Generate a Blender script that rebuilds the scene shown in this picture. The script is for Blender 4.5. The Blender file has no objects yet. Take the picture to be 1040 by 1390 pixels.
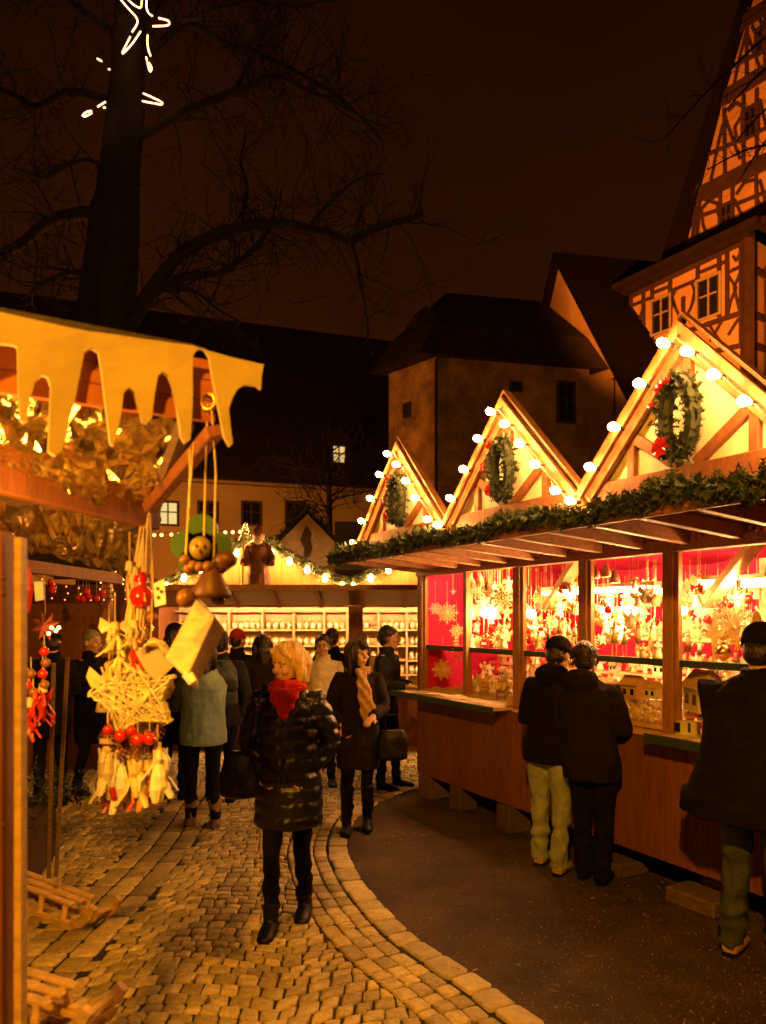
import bpy, bmesh, math, random
from mathutils import Vector, Matrix, noise
R = random.Random(7)
V = Vector
PI = math.pi
sc = bpy.context.scene
COL = sc.collection
CAMH = 1.85

# ---------------------------------------------------------------- helpers
def P(x, y, d):
    """a point seen at photo pixel x,y and d metres ahead"""
    return V(((x - 520) / 1000 * d, d, CAMH - (y - 839) / 1000 * d))

def G(x, y):
    d = 1000 * CAMH / (y - 839)
    return V(((x - 520) / 1000 * d, d, 0))

class MB:
    def __init__(s):
        s.v = []; s.f = []; s.m = []
    def add(s, vs, fs, mi=0):
        b = len(s.v); s.v.extend(V(p) for p in vs)
        for f in fs:
            s.f.append([b + i for i in f]); s.m.append(mi)
        return s
    def box(s, c, size, rot=None, mi=0):
        x, y, z = (k / 2 for k in size); c = V(c)
        vs = [V((a * x, b * y, d * z)) for a in (-1, 1) for b in (-1, 1) for d in (-1, 1)]
        if rot is not None: vs = [rot @ p for p in vs]
        return s.add([p + c for p in vs], [(0, 1, 3, 2), (4, 6, 7, 5), (0, 4, 5, 1), (2, 3, 7, 6), (0, 2, 6, 4), (1, 5, 7, 3)], mi)
    def bar(s, a, b, w, h, up=V((0, 0, 1)), mi=0):
        """square bar from a to b, w wide across, h along up"""
        a = V(a); b = V(b); d = b - a; L = d.length
        if L < 1e-6: return s
        d.normalize(); side = d.cross(up)
        if side.length < 1e-4: side = d.cross(V((1, 0, 0)))
        side.normalize(); u = side.cross(d)
        vs = []
        for p in (a, b):
            for i, j in ((-1, -1), (1, -1), (1, 1), (-1, 1)):
                vs.append(p + side * (i * w / 2) + u * (j * h / 2))
        return s.add(vs, [(3, 2, 1, 0), (4, 5, 6, 7), (0, 1, 5, 4), (1, 2, 6, 5), (2, 3, 7, 6), (3, 0, 4, 7)], mi)
    def tube(s, pts, rad, seg=8, sq=1.0, ref=None, mi=0, closed=False):
        """tube through points; rad number or list; radii may be (a,b) pairs, a along ref-side"""
        pts = [V(p) for p in pts]; n = len(pts)
        if not isinstance(rad, (list, tuple)): rad = [rad] * n
        vs = []; prev = None
        for i, p in enumerate(pts):
            if closed: t = pts[(i + 1) % n] - pts[i - 1]
            elif i == 0: t = pts[1] - p
            elif i == n - 1: t = p - pts[i - 1]
            else: t = (pts[i + 1] - p).normalized() + (p - pts[i - 1]).normalized()
            if t.length < 1e-7: t = V((0, 0, 1))
            t.normalize()
            if prev is None:
                a = V(ref) if ref else (V((1, 0, 0)) if abs(t.x) < .8 else V((0, 1, 0)))
            else: a = prev
            a = a - t * a.dot(t)
            if a.length < 1e-5: a = t.orthogonal()
            a.normalize(); prev = a; b = t.cross(a)
            r = rad[i]; ra, rb = (r if isinstance(r, (list, tuple)) else (r, r * sq))
            for k in range(seg):
                th = 2 * PI * k / seg
                vs.append(p + a * (ra * math.cos(th)) + b * (rb * math.sin(th)))
        fs = []
        rng = n if closed else n - 1
        for i in range(rng):
            j = (i + 1) % n
            for k in range(seg):
                k2 = (k + 1) % seg
                fs.append((i * seg + k, i * seg + k2, j * seg + k2, j * seg + k))
        if not closed:
            fs.append(tuple(range(seg - 1, -1, -1))); fs.append(tuple((n - 1) * seg + k for k in range(seg)))
        return s.add(vs, fs, mi)
    def ball(s, c, r, seg=10, rings=6, rot=None, mi=0):
        c = V(c); r = V(r) if isinstance(r, (tuple, list, Vector)) else V((r, r, r))
        vs = [V((0, 0, -r.z))]
        for i in range(1, rings):
            ph = PI * i / rings - PI / 2
            for k in range(seg):
                th = 2 * PI * k / seg
                vs.append(V((r.x * math.cos(ph) * math.cos(th), r.y * math.cos(ph) * math.sin(th), r.z * math.sin(ph))))
        vs.append(V((0, 0, r.z)))
        if rot is not None: vs = [rot @ p for p in vs]
        fs = [(0, 1 + (k + 1) % seg, 1 + k) for k in range(seg)]
        for i in range(rings - 2):
            for k in range(seg):
                a = 1 + i * seg; k2 = (k + 1) % seg
                fs.append((a + k, a + k2, a + seg + k2, a + seg + k))
        t = len(vs) - 1; a = 1 + (rings - 2) * seg
        fs += [(a + k, a + (k + 1) % seg, t) for k in range(seg)]
        return s.add([p + c for p in vs], fs, mi)
    def lathe(s, prof, c, seg=12, rot=None, mi=0):
        c = V(c); vs = []
        for r, z in prof:
            for k in range(seg):
                th = 2 * PI * k / seg
                p = V((r * math.cos(th), r * math.sin(th), z))
                vs.append((rot @ p if rot is not None else p) + c)
        fs = []
        for i in range(len(prof) - 1):
            for k in range(seg):
                k2 = (k + 1) % seg
                fs.append((i * seg + k, i * seg + k2, (i + 1) * seg + k2, (i + 1) * seg + k))
        fs.append(tuple(range(seg - 1, -1, -1))); fs.append(tuple((len(prof) - 1) * seg + k for k in range(seg)))
        return s.add(vs, fs, mi)
    def prism(s, poly, o, ax, ay, th, mi=0):
        """flat outline poly [(a,b)] in the frame o,ax,ay, given thickness th centred"""
        o = V(o); ax = V(ax); ay = V(ay); nz = ax.cross(ay).normalized(); n = len(poly)
        vs = [o + ax * a + ay * b - nz * th / 2 for a, b in poly] + [o + ax * a + ay * b + nz * th / 2 for a, b in poly]
        fs = [tuple(range(n - 1, -1, -1)), tuple(range(n, 2 * n))]
        fs += [(i, (i + 1) % n, n + (i + 1) % n, n + i) for i in range(n)]
        return s.add(vs, fs, mi)
    def build(s, name, mat, parent=None, loc=None, smooth=False, bevel=0, kind=None, fn=None, autosm=None):
        me = bpy.data.meshes.new(name)
        off = V((0, 0, 0))
        if parent is not None:
            q = parent
            while q is not None: off += q.location; q = q.parent
        elif loc is not None: off = V(loc)
        me.from_pydata([p - off for p in s.v], [], s.f)
        mats = mat if isinstance(mat, (list, tuple)) else [mat]
        for m in mats: me.materials.append(m)
        if len(mats) > 1: me.polygons.foreach_set('material_index', s.m)
        if smooth: me.polygons.foreach_set('use_smooth', [True] * len(me.polygons))
        me.validate(); me.update()
        if fn: me = fn(me)
        o = bpy.data.objects.new(name, me); COL.objects.link(o)
        if parent is not None: o.parent = parent
        elif loc is not None: o.location = off
        if bevel:
            b = o.modifiers.new('bevel', 'BEVEL'); b.width = bevel; b.segments = 1; b.limit_method = 'ANGLE'
        if kind: o['kind'] = kind
        return o

LABELS = {}
def tag(o, label, cat, group=None):
    o['label'] = label; o['category'] = cat
    if group: o['group'] = group
    LABELS.setdefault(label, []).append((o.name, group))
    return o
def thing(name, label, cat, loc, group=None):
    o = bpy.data.objects.new(name, None); COL.objects.link(o)
    o.location = V(loc); o.empty_display_size = .05
    return tag(o, label, cat, group)
def kids(o): return [c for c in list(bpy.data.objects) if c.parent == o]
def copy_tree(o, loc, rotz=0, label=None, group=None, ch=None):
    r = o.copy(); COL.objects.link(r); r.location = V(loc); r.rotation_euler = (0, 0, rotz)
    if label: r['label'] = label
    if group: r['group'] = group
    LABELS.setdefault(r.get('label'), []).append((r.name, r.get('group')))
    for c in (ch if ch is not None else kids(o)):
        d = c.copy(); COL.objects.link(d); d.parent = r
        for g in c.children:
            e = g.copy(); COL.objects.link(e); e.parent = d
    return r

def rotz(a): return Matrix.Rotation(a, 3, 'Z')
def remesh(mb, vox, smooth_it=2, disp=None, name='tmp'):
    """fuse overlapping closed pieces into one continuous skin; returns a mesh"""
    me = bpy.data.meshes.new(name); me.from_pydata(mb.v, [], mb.f); me.update()
    bm = bmesh.new(); bm.from_mesh(me); bmesh.ops.recalc_face_normals(bm, faces=bm.faces); bm.to_mesh(me); bm.free()
    o = bpy.data.objects.new(name, me); COL.objects.link(o)
    m = o.modifiers.new('r', 'REMESH'); m.mode = 'VOXEL'; m.voxel_size = vox
    if smooth_it:
        q = o.modifiers.new('s', 'SMOOTH'); q.factor = .5; q.iterations = smooth_it
    dg = bpy.context.evaluated_depsgraph_get(); dg.update()
    out = bpy.data.meshes.new_from_object(o.evaluated_get(dg))
    bpy.data.objects.remove(o); bpy.data.meshes.remove(me)
    if disp:
        co = [v.co.copy() for v in out.vertices]; no = [v.normal.copy() for v in out.vertices]
        for i, v in enumerate(out.vertices): v.co = co[i] + no[i] * disp(co[i], no[i])
    out.polygons.foreach_set('use_smooth', [True] * len(out.polygons)); out.update()
    return out
def from_mesh(name, me, mat, parent, world=False):
    me.materials.clear()
    for m in (mat if isinstance(mat, (list, tuple)) else [mat]): me.materials.append(m)
    me.name = name
    o = bpy.data.objects.new(name, me); COL.objects.link(o)
    if parent: o.parent = parent
    return o

# ---------------------------------------------------------------- materials
def mat(name, col, rough=.6, var=.2, scale=6, bump=0, bscale=40, metal=0, spec=.5, island=0, stretch=None, rot=0, emit=None, es=0, sheen=0, coat=0, col2=None, trans=0, detail=4, patch=0):
    m = bpy.data.materials.new(name); m.use_nodes = True
    nt = m.node_tree; N = nt.nodes; L = nt.links; b = N['Principled BSDF']
    b.inputs['Roughness'].default_value = rough; b.inputs['Metallic'].default_value = metal
    b.inputs['Specular IOR Level'].default_value = spec
    if sheen: b.inputs['Sheen Weight'].default_value = sheen
    if coat: b.inputs['Coat Weight'].default_value = coat
    if trans: b.inputs['Transmission Weight'].default_value = trans
    tc = N.new('ShaderNodeTexCoord'); mp = N.new('ShaderNodeMapping'); L.new(tc.outputs['Object'], mp.inputs['Vector'])
    mp.inputs['Rotation'].default_value = (0, 0, rot)
    if stretch: mp.inputs['Scale'].default_value = stretch
    nz = N.new('ShaderNodeTexNoise'); nz.inputs['Scale'].default_value = scale; nz.inputs['Detail'].default_value = detail; nz.inputs['Roughness'].default_value = .65
    L.new(mp.outputs[0], nz.inputs['Vector'])
    cr = N.new('ShaderNodeValToRGB'); L.new(nz.outputs['Fac'], cr.inputs['Fac'])
    c2 = col2 if col2 else tuple(min(1, c * (1 + var)) for c in col); c1 = tuple(c * (1 - var) for c in col)
    cr.color_ramp.elements[0].position = .3; cr.color_ramp.elements[1].position = .7
    cr.color_ramp.elements[0].color = (*c1, 1); cr.color_ramp.elements[1].color = (*c2, 1)
    out = cr.outputs['Color']
    if island:
        g = N.new('ShaderNodeNewGeometry'); mr = N.new('ShaderNodeMapRange')
        mr.inputs['To Min'].default_value = 1 - island; mr.inputs['To Max'].default_value = 1 + island
        L.new(g.outputs['Random Per Island'], mr.inputs['Value'])
        mx = N.new('ShaderNodeMix'); mx.data_type = 'RGBA'; mx.blend_type = 'MULTIPLY'; mx.inputs['Factor'].default_value = 1
        L.new(out, mx.inputs[6]); L.new(mr.outputs[0], mx.inputs[7]); out = mx.outputs[2]
    if patch:
        n3 = N.new('ShaderNodeTexNoise'); n3.inputs['Scale'].default_value = patch; n3.inputs['Detail'].default_value = 7; n3.inputs['Roughness'].default_value = .7
        L.new(mp.outputs[0], n3.inputs['Vector']); m3 = N.new('ShaderNodeMapRange'); m3.inputs['From Min'].default_value = .38; m3.inputs['From Max'].default_value = .62; m3.inputs['To Min'].default_value = .5; m3.inputs['To Max'].default_value = 1.3
        L.new(n3.outputs['Fac'], m3.inputs['Value']); x3 = N.new('ShaderNodeMix'); x3.data_type = 'RGBA'; x3.blend_type = 'MULTIPLY'; x3.inputs['Factor'].default_value = 1
        L.new(out, x3.inputs[6]); L.new(m3.outputs[0], x3.inputs[7]); out = x3.outputs[2]
    L.new(out, b.inputs['Base Color'])
    if bump:
        n2 = N.new('ShaderNodeTexNoise'); n2.inputs['Scale'].default_value = bscale; n2.inputs['Detail'].default_value = 5
        L.new(mp.outputs[0], n2.inputs['Vector'])
        bp = N.new('ShaderNodeBump'); bp.inputs['Strength'].default_value = bump; bp.inputs['Distance'].default_value = .02
        L.new(n2.outputs['Fac'], bp.inputs['Height']); L.new(bp.outputs[0], b.inputs['Normal'])
    if emit:
        b.inputs['Emission Color'].default_value = (*emit, 1); b.inputs['Emission Strength'].default_value = es
    return m
def glow(name, col, s):
    m = bpy.data.materials.new(name); m.use_nodes = True; N = m.node_tree.nodes; N.clear()
    e = N.new('ShaderNodeEmission'); e.inputs[0].default_value = (*col, 1); e.inputs[1].default_value = s
    o = N.new('ShaderNodeOutputMaterial'); m.node_tree.links.new(e.outputs[0], o.inputs[0]); return m

ROWA = math.atan2(-1, .538)            # heading of the right stall row (towards the viewer)
M = {}
M['asphalt'] = mat('asphalt', (.058, .034, .021), .75, .55, 75, 1.0, 150, col2=(.16, .095, .058), detail=6, patch=1.7)
M['cobble'] = mat('cobble granite', (.45, .355, .16), .34, .3, 30, .45, 70, island=.35, spec=.5)
M['kerb'] = mat('kerb sandstone', (.50, .40, .20), .6, .22, 18, .4, 70, island=.22)
M['mortar'] = mat('mortar', (.022, .018, .014), .95, .3, 40, .4, 90)
M['stall_wood'] = mat('stall boards', (.22, .078, .03), .55, .3, 3, .15, 12, stretch=(14, 14, 1.2), island=.14)
M['beam'] = mat('stall beam', (.34, .155, .06), .5, .3, 3, .12, 10, stretch=(10, 10, 3), island=.1)
M['beam_u'] = mat('stall beam long', (.34, .15, .058), .5, .3, 3, .12, 10, stretch=(1.4, 14, 14), rot=-ROWA, island=.12)
M['gable_timber'] = mat('gable timber', (.20, .075, .025), .5, .3, 3, .12, 10, stretch=(8, 8, 4), island=.15)
M['gable_panel'] = mat('gable panel cream', (.84, .76, .58), .7, .08, 5, .05, 30)
M['canopy'] = mat('canopy planks', (.20, .085, .035), .45, .35, 3, .15, 12, stretch=(1.4, 12, 12), rot=-ROWA, island=.2)
M['roof_dark'] = mat('stall roof felt', (.05, .04, .035), .8, .3, 20, .4, 60)
M['red_cloth'] = mat('red backdrop cloth', (.66, .012, .10), .75, .2, 5, .25, 9)
M['green_paint'] = mat('dark green painted wood', (.035, .06, .025), .5, .3, 12, .1, 40)
M['concrete'] = mat('concrete block', (.10, .065, .045), .9, .25, 14, .5, 60)
M['old_wood'] = mat('weathered wood block', (.16, .10, .06), .8, .35, 5, .4, 30, stretch=(3, 3, 12))
M['fir'] = mat('fir needles', (.035, .055, .018), .6, .5, 9, 0, island=.45)
M['fir_dark'] = mat('fir needles dark', (.026, .036, .014), .6, .5, 9, 0, island=.45)
M['red_paint'] = mat('red ornament', (.6, .02, .015), .22, .15, 8, coat=.4)
M['gold'] = mat('gold metal', (.85, .55, .16), .25, .15, 8, metal=1)
M['straw'] = mat('straw', (.72, .55, .25), .55, .25, 30, island=.25)
M['white_orn'] = mat('white ornament', (.78, .72, .62), .5, .12, 10)
M['pale_wood'] = mat('pale carved wood', (.62, .42, .21), .5, .25, 4, .1, 12, stretch=(3, 3, 10), island=.15)
M['brown_orn'] = mat('brown ornament', (.28, .12, .05), .5, .3, 12)
M['cable'] = mat('cable', (.25, .22, .12), .5, .1, 5)
M['black_cable'] = mat('black socket', (.02, .018, .015), .4, .1, 5)
M['bark'] = mat('bark', (.016, .011, .008), .9, .4, 5, .8, 14, stretch=(3, 3, .6))
M['plaster'] = mat('old plaster', (.50, .33, .19), .9, .3, .55, .3, 8, detail=9, patch=.9)
M['plaster_pale'] = mat('pale plaster', (.55, .45, .32), .9, .2, .4, .15, 8, detail=8)
M['infill'] = mat('timber frame infill', (.56, .33, .18), .85, .15, 1.2, .15, 10, detail=7)
M['oak'] = mat('dark oak framing', (.055, .025, .013), .8, .35, 3, .3, 10)
M['tile'] = mat('dark roof tiles', (.026, .016, .011), .9, .35, 2.5, .5, 6, detail=8)
M['win_dark'] = mat('dark window glass', (.015, .013, .012), .12, .2, 3, spec=.6)
M['win_frame'] = mat('window frame', (.06, .045, .035), .6, .2, 8)
M['win_pale'] = mat('pale window frame', (.40, .33, .24), .6, .2, 8)
M['felt'] = mat('white felt', (.54, .43, .30), .95, .07, 14, .12, 160, sheen=.3)
M['foil'] = mat('crumpled gold foil', (.92, .78, .40), .16, .12, 6, .5, 30, metal=1)
M['soffit'] = mat('red brown soffit boards', (.36, .11, .035), .6, .3, 4, .15, 14, island=.15)
M['panel_or'] = mat('orange stained post', (.25, .09, .03), .55, .25, 4, .2, 14, stretch=(9, 9, 1.2))
M['skin'] = mat('skin', (.62, .36, .25), .5, .08, 20, spec=.4)
M['bulb'] = glow('warm bulb', (1, .43, .10), 270)
M['bulb_s'] = glow('tiny fairy bulb', (1, .42, .08), 60)
M['lamp'] = glow('stall lamp', (1, .48, .15), 290)
M['lamp_tube'] = glow('stall lamp tube', (1, .48, .15), 290)
M['win_lit'] = glow('lit window pane', (1, .62, .22), 1.0)
M['rope_light'] = glow('rope light', (1, .40, .16), 8)

# ---------------------------------------------------------------- camera and sky
cam = bpy.data.cameras.new('camera'); co = bpy.data.objects.new('camera', cam); COL.objects.link(co)
co.location = (0, 0, CAMH); co.rotation_euler = (PI / 2, 0, 0)
cam.sensor_fit = 'HORIZONTAL'; cam.sensor_width = 36; cam.lens = 1000 / 1040 * 36
cam.shift_y = 144 / 1040; cam.clip_end = 600; cam.clip_start = .05
cam.dof.use_dof = True; cam.dof.focus_distance = 5.6; cam.dof.aperture_fstop = 3.2
sc.camera = co
w = bpy.data.worlds.new('World'); sc.world = w; w.use_nodes = True
N = w.node_tree.nodes; L = w.node_tree.links; bg = N['Background']
sky = N.new('ShaderNodeTexSky'); sky.sky_type = 'NISHITA'; sky.sun_disc = False
sky.sun_elevation = math.radians(-4); sky.sun_rotation = math.radians(160)
tc = N.new('ShaderNodeTexCoord'); sep = N.new('ShaderNodeSeparateXYZ'); L.new(tc.outputs['Generated'], sep.inputs[0])
cr = N.new('ShaderNodeValToRGB'); L.new(sep.outputs['Z'], cr.inputs[0])
e = cr.color_ramp.elements
e[0].position = .0; e[0].color = (.048, .0112, .0016, 1); e[1].position = .75; e[1].color = (.0080, .0015, .0004, 1)
x = e.new(.28); x.color = (.0285, .0062, .001, 1)
nz = N.new('ShaderNodeTexNoise'); nz.inputs['Scale'].default_value = 2.2; nz.inputs['Detail'].default_value = 5; L.new(tc.outputs['Generated'], nz.inputs['Vector'])
mr = N.new('ShaderNodeMapRange'); mr.inputs['From Min'].default_value = .3; mr.inputs['From Max'].default_value = .7; mr.inputs['To Min'].default_value = .75; mr.inputs['To Max'].default_value = 1.2
L.new(nz.outputs['Fac'], mr.inputs['Value'])
vm = N.new('ShaderNodeMix'); vm.data_type = 'RGBA'; vm.blend_type = 'MULTIPLY'; vm.inputs['Factor'].default_value = 1
L.new(cr.outputs[0], vm.inputs[6]); L.new(mr.outputs[0], vm.inputs[7])
ad = N.new('ShaderNodeMix'); ad.data_type = 'RGBA'; ad.blend_type = 'ADD'; ad.inputs['Factor'].default_value = .001
L.new(vm.outputs[2], ad.inputs[6]); L.new(sky.outputs[0], ad.inputs[7])
L.new(ad.outputs[2], bg.inputs['Color']); bg.inputs['Strength'].default_value = 1.0
sc.view_settings.view_transform = 'Standard'; sc.view_settings.look = 'None'; sc.view_settings.exposure = 0; sc.view_settings.gamma = 1
sc.cycles.use_denoising = True; sc.cycles.sample_clamp_indirect = 6; sc.cycles.max_bounces = 6; sc.cycles.diffuse_bounces = 3
sc.cycles.caustics_reflective = False; sc.cycles.caustics_refractive = False

def lamp(name, loc, power, col=(1, .45, .09), rad=.1):
    l = bpy.data.lights.new(name, 'POINT'); l.energy = power; l.color = col; l.shadow_soft_size = rad
    o = bpy.data.objects.new(name, l); COL.objects.link(o); o.location = loc; return o
def spot(name, loc, tgt, power, ang=60, col=(1, .42, .08), rad=.2, blend=.6):
    l = bpy.data.lights.new(name, 'SPOT'); l.energy = power; l.color = col; l.shadow_soft_size = rad
    l.spot_size = math.radians(ang); l.spot_blend = blend
    o = bpy.data.objects.new(name, l); COL.objects.link(o); o.location = loc
    o.rotation_euler = (V(tgt) - V(loc)).to_track_quat('-Z', 'Y').to_euler(); return o

# ---------------------------------------------------------------- ground
g = MB(); g.add([(-150, -40, 0), (150, -40, 0), (150, 260, 0), (-150, 260, 0)], [(0, 1, 2, 3)])
g.build('ground', M['asphalt'], kind='structure')
# kerb line of the cobbled street (seen curving round the asphalt)
KB = [G(*q) for q in ((735, 1390), (680, 1350), (620, 1310), (560, 1270), (510, 1220), (482, 1180), (472, 1145), (492, 1105), (560, 1074))]
KB = [V((1.75, 1.9, 0)), V((1.2, 2.68, 0))] + KB + [V((1.2, 8.5, 0)), V((2.4, 8.9, 0)), V((5, 9.2, 0))]
def resample(pts, step):
    # Catmull-Rom then even spacing
    fine = []
    for i in range(len(pts) - 1):
        p0 = pts[max(i - 1, 0)]; p1 = pts[i]; p2 = pts[i + 1]; p3 = pts[min(i + 2, len(pts) - 1)]
        for k in range(24):
            t = k / 24
            fine.append(.5 * ((2 * p1) + (p2 - p0) * t + (2 * p0 - 5 * p1 + 4 * p2 - p3) * t * t + (3 * p1 - p0 - 3 * p2 + p3) * t ** 3))
    fine.append(pts[-1]); out = [fine[0]]; acc = 0
    for a, b in zip(fine, fine[1:]):
        d = (b - a).length
        while acc + d >= step:
            a = a + (b - a) * ((step - acc) / d); out.append(a); d = (b - a).length; acc = 0
        acc += d
    if len(out) < 2 or (out[-1] - pts[-1]).length > step * .3: out.append(pts[-1])
    return out
KC = resample(KB, .03)
def kerb_dist(p):
    """signed distance to the kerb line, positive on the cobbled side"""
    best = 1e9; bi = 0
    for i in range(0, len(KC), 3):
        d = (KC[i].x - p.x) ** 2 + (KC[i].y - p.y) ** 2
        if d < best: best = d; bi = i
    a = KC[max(bi - 1, 0)]; b = KC[min(bi + 1, len(KC) - 1)]
    t = b - a; c = t.x * (p.y - a.y) - t.y * (p.x - a.x)
    return math.sqrt(best) * (1 if c > 0 else -1)
def stone(mb, quad, h=.02, gap=.0062):
    c = sum(quad, V((0, 0, 0))) / 4
    q = []
    for i in range(4):
        p = quad[i]; a = quad[i - 1]; b = quad[(i + 1) % 4]
        p = p + (c - p).normalized() * gap * 1.3
        k = R.uniform(.05, .14)
        q.append(p + (a - p) * k); q.append(p + (b - p) * k)
    tz = h + R.uniform(-.005, .006); tx = R.uniform(-.02, .02); ty = R.uniform(-.02, .02)
    vs = [V((p.x, p.y, .001)) for p in q]
    vs += [V((p.x, p.y, tz - .006)) for p in q]
    vs += [V((p.x, p.y, tz - .0015 + (p.x - c.x) * tx + (p.y - c.y) * ty)) + (V((c.x, c.y, 0)) - V((p.x, p.y, 0))) * .13 for p in q]
    vs += [V((p.x, p.y, tz + .001 + (p.x - c.x) * tx + (p.y - c.y) * ty)) + (V((c.x, c.y, 0)) - V((p.x, p.y, 0))) * .38 for p in q]
    vs.append(V((c.x, c.y, tz + .002)))
    fs = []
    for r in range(3):
        for i in range(8):
            j = (i + 1) % 8; fs.append((r * 8 + i, r * 8 + j, r * 8 + 8 + j, r * 8 + 8 + i))
    fs += [(24 + i, 24 + (i + 1) % 8, 32) for i in range(8)]
    mb.add(vs, fs)
def offs(i, e):
    a = KC[max(i - 1, 0)]; b = KC[min(i + 1, len(KC) - 1)]; t = (b - a).normalized()
    return KC[i] + V((-t.y, t.x, 0)) * e
kb = MB(); i = 0
while i < len(KC) - 10:
    n = R.choice((5, 6, 6, 7, 8)); j = min(i + n, len(KC) - 1)
    wd = .155 + R.uniform(-.012, .012)
    stone(kb, [offs(i, 0), offs(i, wd), offs(j, wd), offs(j, 0)][::-1], .022, .005); i = j
kb.build('kerb', M['kerb'], kind='structure', smooth=True)
cb = MB(); e0 = .17
for rw in range(3):                      # courses that follow the kerb
    i = R.randint(0, 3)
    while i < len(KC) - 10:
        n = R.choice((3, 4, 4, 5)); j = i + n
        a = e0 + rw * .10; b = a + .10
        if j >= len(KC): break
        stone(cb, [offs(j, a), offs(j, b), offs(i, b), offs(i, a)]); i = j
EF = e0 + 3 * .10
def rowy(k, x):
    s = (x + 3) / 1.25; f = s - math.floor(s)
    return 1.9 + k * .084 + .15 * math.sin(PI * f) * (1 if x > -1.4 else .8) + .03 * math.sin(k * .7 + x * 2.2) + x * .10
def leftedge(y): return -1.58 - .05 * math.sin(y * .9) - max(0, y - 6) * .05
for k in range(104):
    x = -4.2 + R.uniform(0, .1)
    while x < 3.5:
        wd = R.uniform(.072, .118); x1 = x + wd
        q = [V((x, rowy(k, x), 0)), V((x1, rowy(k, x1), 0)), V((x1, rowy(k + 1, x1), 0)), V((x, rowy(k + 1, x), 0))]
        q = [p + V((R.uniform(-.006, .006), R.uniform(-.006, .006), 0)) for p in q]
        c = sum(q, V((0, 0, 0))) / 4; x = x1
        if abs(c.x) > .62 * c.y + .5: continue
        le = leftedge(c.y)
        if le - .47 < c.x < le and c.y < 8: continue
        kd = kerb_dist(c)
        if kd < EF - .04: continue
        if kd < EF + .16:
            for qi in range(4):
                p = q[qi]; d_ = kerb_dist(p)
                if d_ < EF + .004:
                    i_ = min(range(len(KC)), key=lambda j: (KC[j] - p).length_squared)
                    q[qi] = offs(i_, EF + .004)
            if abs((q[2] - q[0]).cross(q[3] - q[1]).z) < .004: continue
        stone(cb, q)
for cidx in range(3):                    # gutter courses along the left side
    y = 1.9
    while y < 8:
        d = R.uniform(.14, .21)
        a = lambda yy: leftedge(yy) - .47 + cidx * .157
        stone(cb, [V((a(y), y, 0)), V((a(y) + .15, y, 0)), V((a(y + d) + .15, y + d, 0)), V((a(y + d), y + d, 0))], .019, .007); y += d
gv = MB()
for _ in range(9000):                    # loose grit on the tarred ground
    y_ = 3.0 + 6.0 * R.random() ** 1.6; x_ = R.uniform(-.25, .62) * y_; p_ = V((x_, y_, 0))
    if kerb_dist(p_) > -.01: continue
    r_ = R.uniform(.0025, .0065); a_ = R.uniform(0, 6)
    c3 = [p_ + V((r_ * math.cos(a_ + t), r_ * math.sin(a_ + t), 0)) for t in (0, 1.6, 3.1, 4.7)]
    gv.add([c + V((0, 0, .0005)) for c in c3] + [p_ + V((R.uniform(-.3, .3) * r_, R.uniform(-.3, .3) * r_, r_ * 1.1))], [(0, 1, 4), (1, 2, 4), (2, 3, 4), (3, 0, 4)])
M['grit'] = mat('grit', (.20, .13, .085), .8, .3, 30, island=.75)
gv.build('grit', M['grit'], kind='stuff')
lv = MB()
for _ in range(150):                     # fallen leaves and scraps of paper
    y_ = R.uniform(3.2, 8); x_ = R.uniform(-.5, .6) * y_; r_ = R.uniform(.008, .02); a_ = R.uniform(0, 6)
    lv.add([V((x_ + r_ * k_ * math.cos(a_ + t), y_ + r_ * k_ * math.sin(a_ + t), .030 + .006 * R.random())) if kerb_dist(V((x_, y_, 0))) > 0 else V((x_ + r_ * k_ * math.cos(a_ + t), y_ + r_ * k_ * math.sin(a_ + t), .004 + .008 * R.random())) for t, k_ in ((0, 1.6), (1.2, .8), (2.4, .7), (3.14, 1.1), (3.9, .7), (5.1, .8))], [(0, 1, 2, 3, 4, 5)])
M['leaf'] = mat('fallen leaf', (.22, .12, .05), .7, .4, 30, island=.5)
lv.build('leaf_litter', M['leaf'], kind='stuff')
cb.build('cobblestone_street', M['cobble'], kind='structure', smooth=True)
mt = MB(); NN = len(KC)
for i in range(0, NN - 4, 4):
    a = offs(i, .004); b = offs(i + 4, .004)
    mt.add([V((a.x, a.y, .005)), V((b.x, b.y, .005)), V((-9, b.y, .005)), V((-9, a.y, .005))], [(0, 1, 2, 3)])
mt.v = [V((p.x, p.y, .005)) for p in mt.v]
mt = MB()
ring = [offs(i, .004) for i in range(0, NN, 4)]
lo = ring[0].y
poly = [V((p.x, p.y, .005)) for p in ring] + [V((5, 14, .005)), V((-9, 14, .005)), V((-9, lo, .005))]
mt.add(poly, [tuple(range(len(poly)))])
mt.build('street_bed', M['mortar'], kind='structure')
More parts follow.
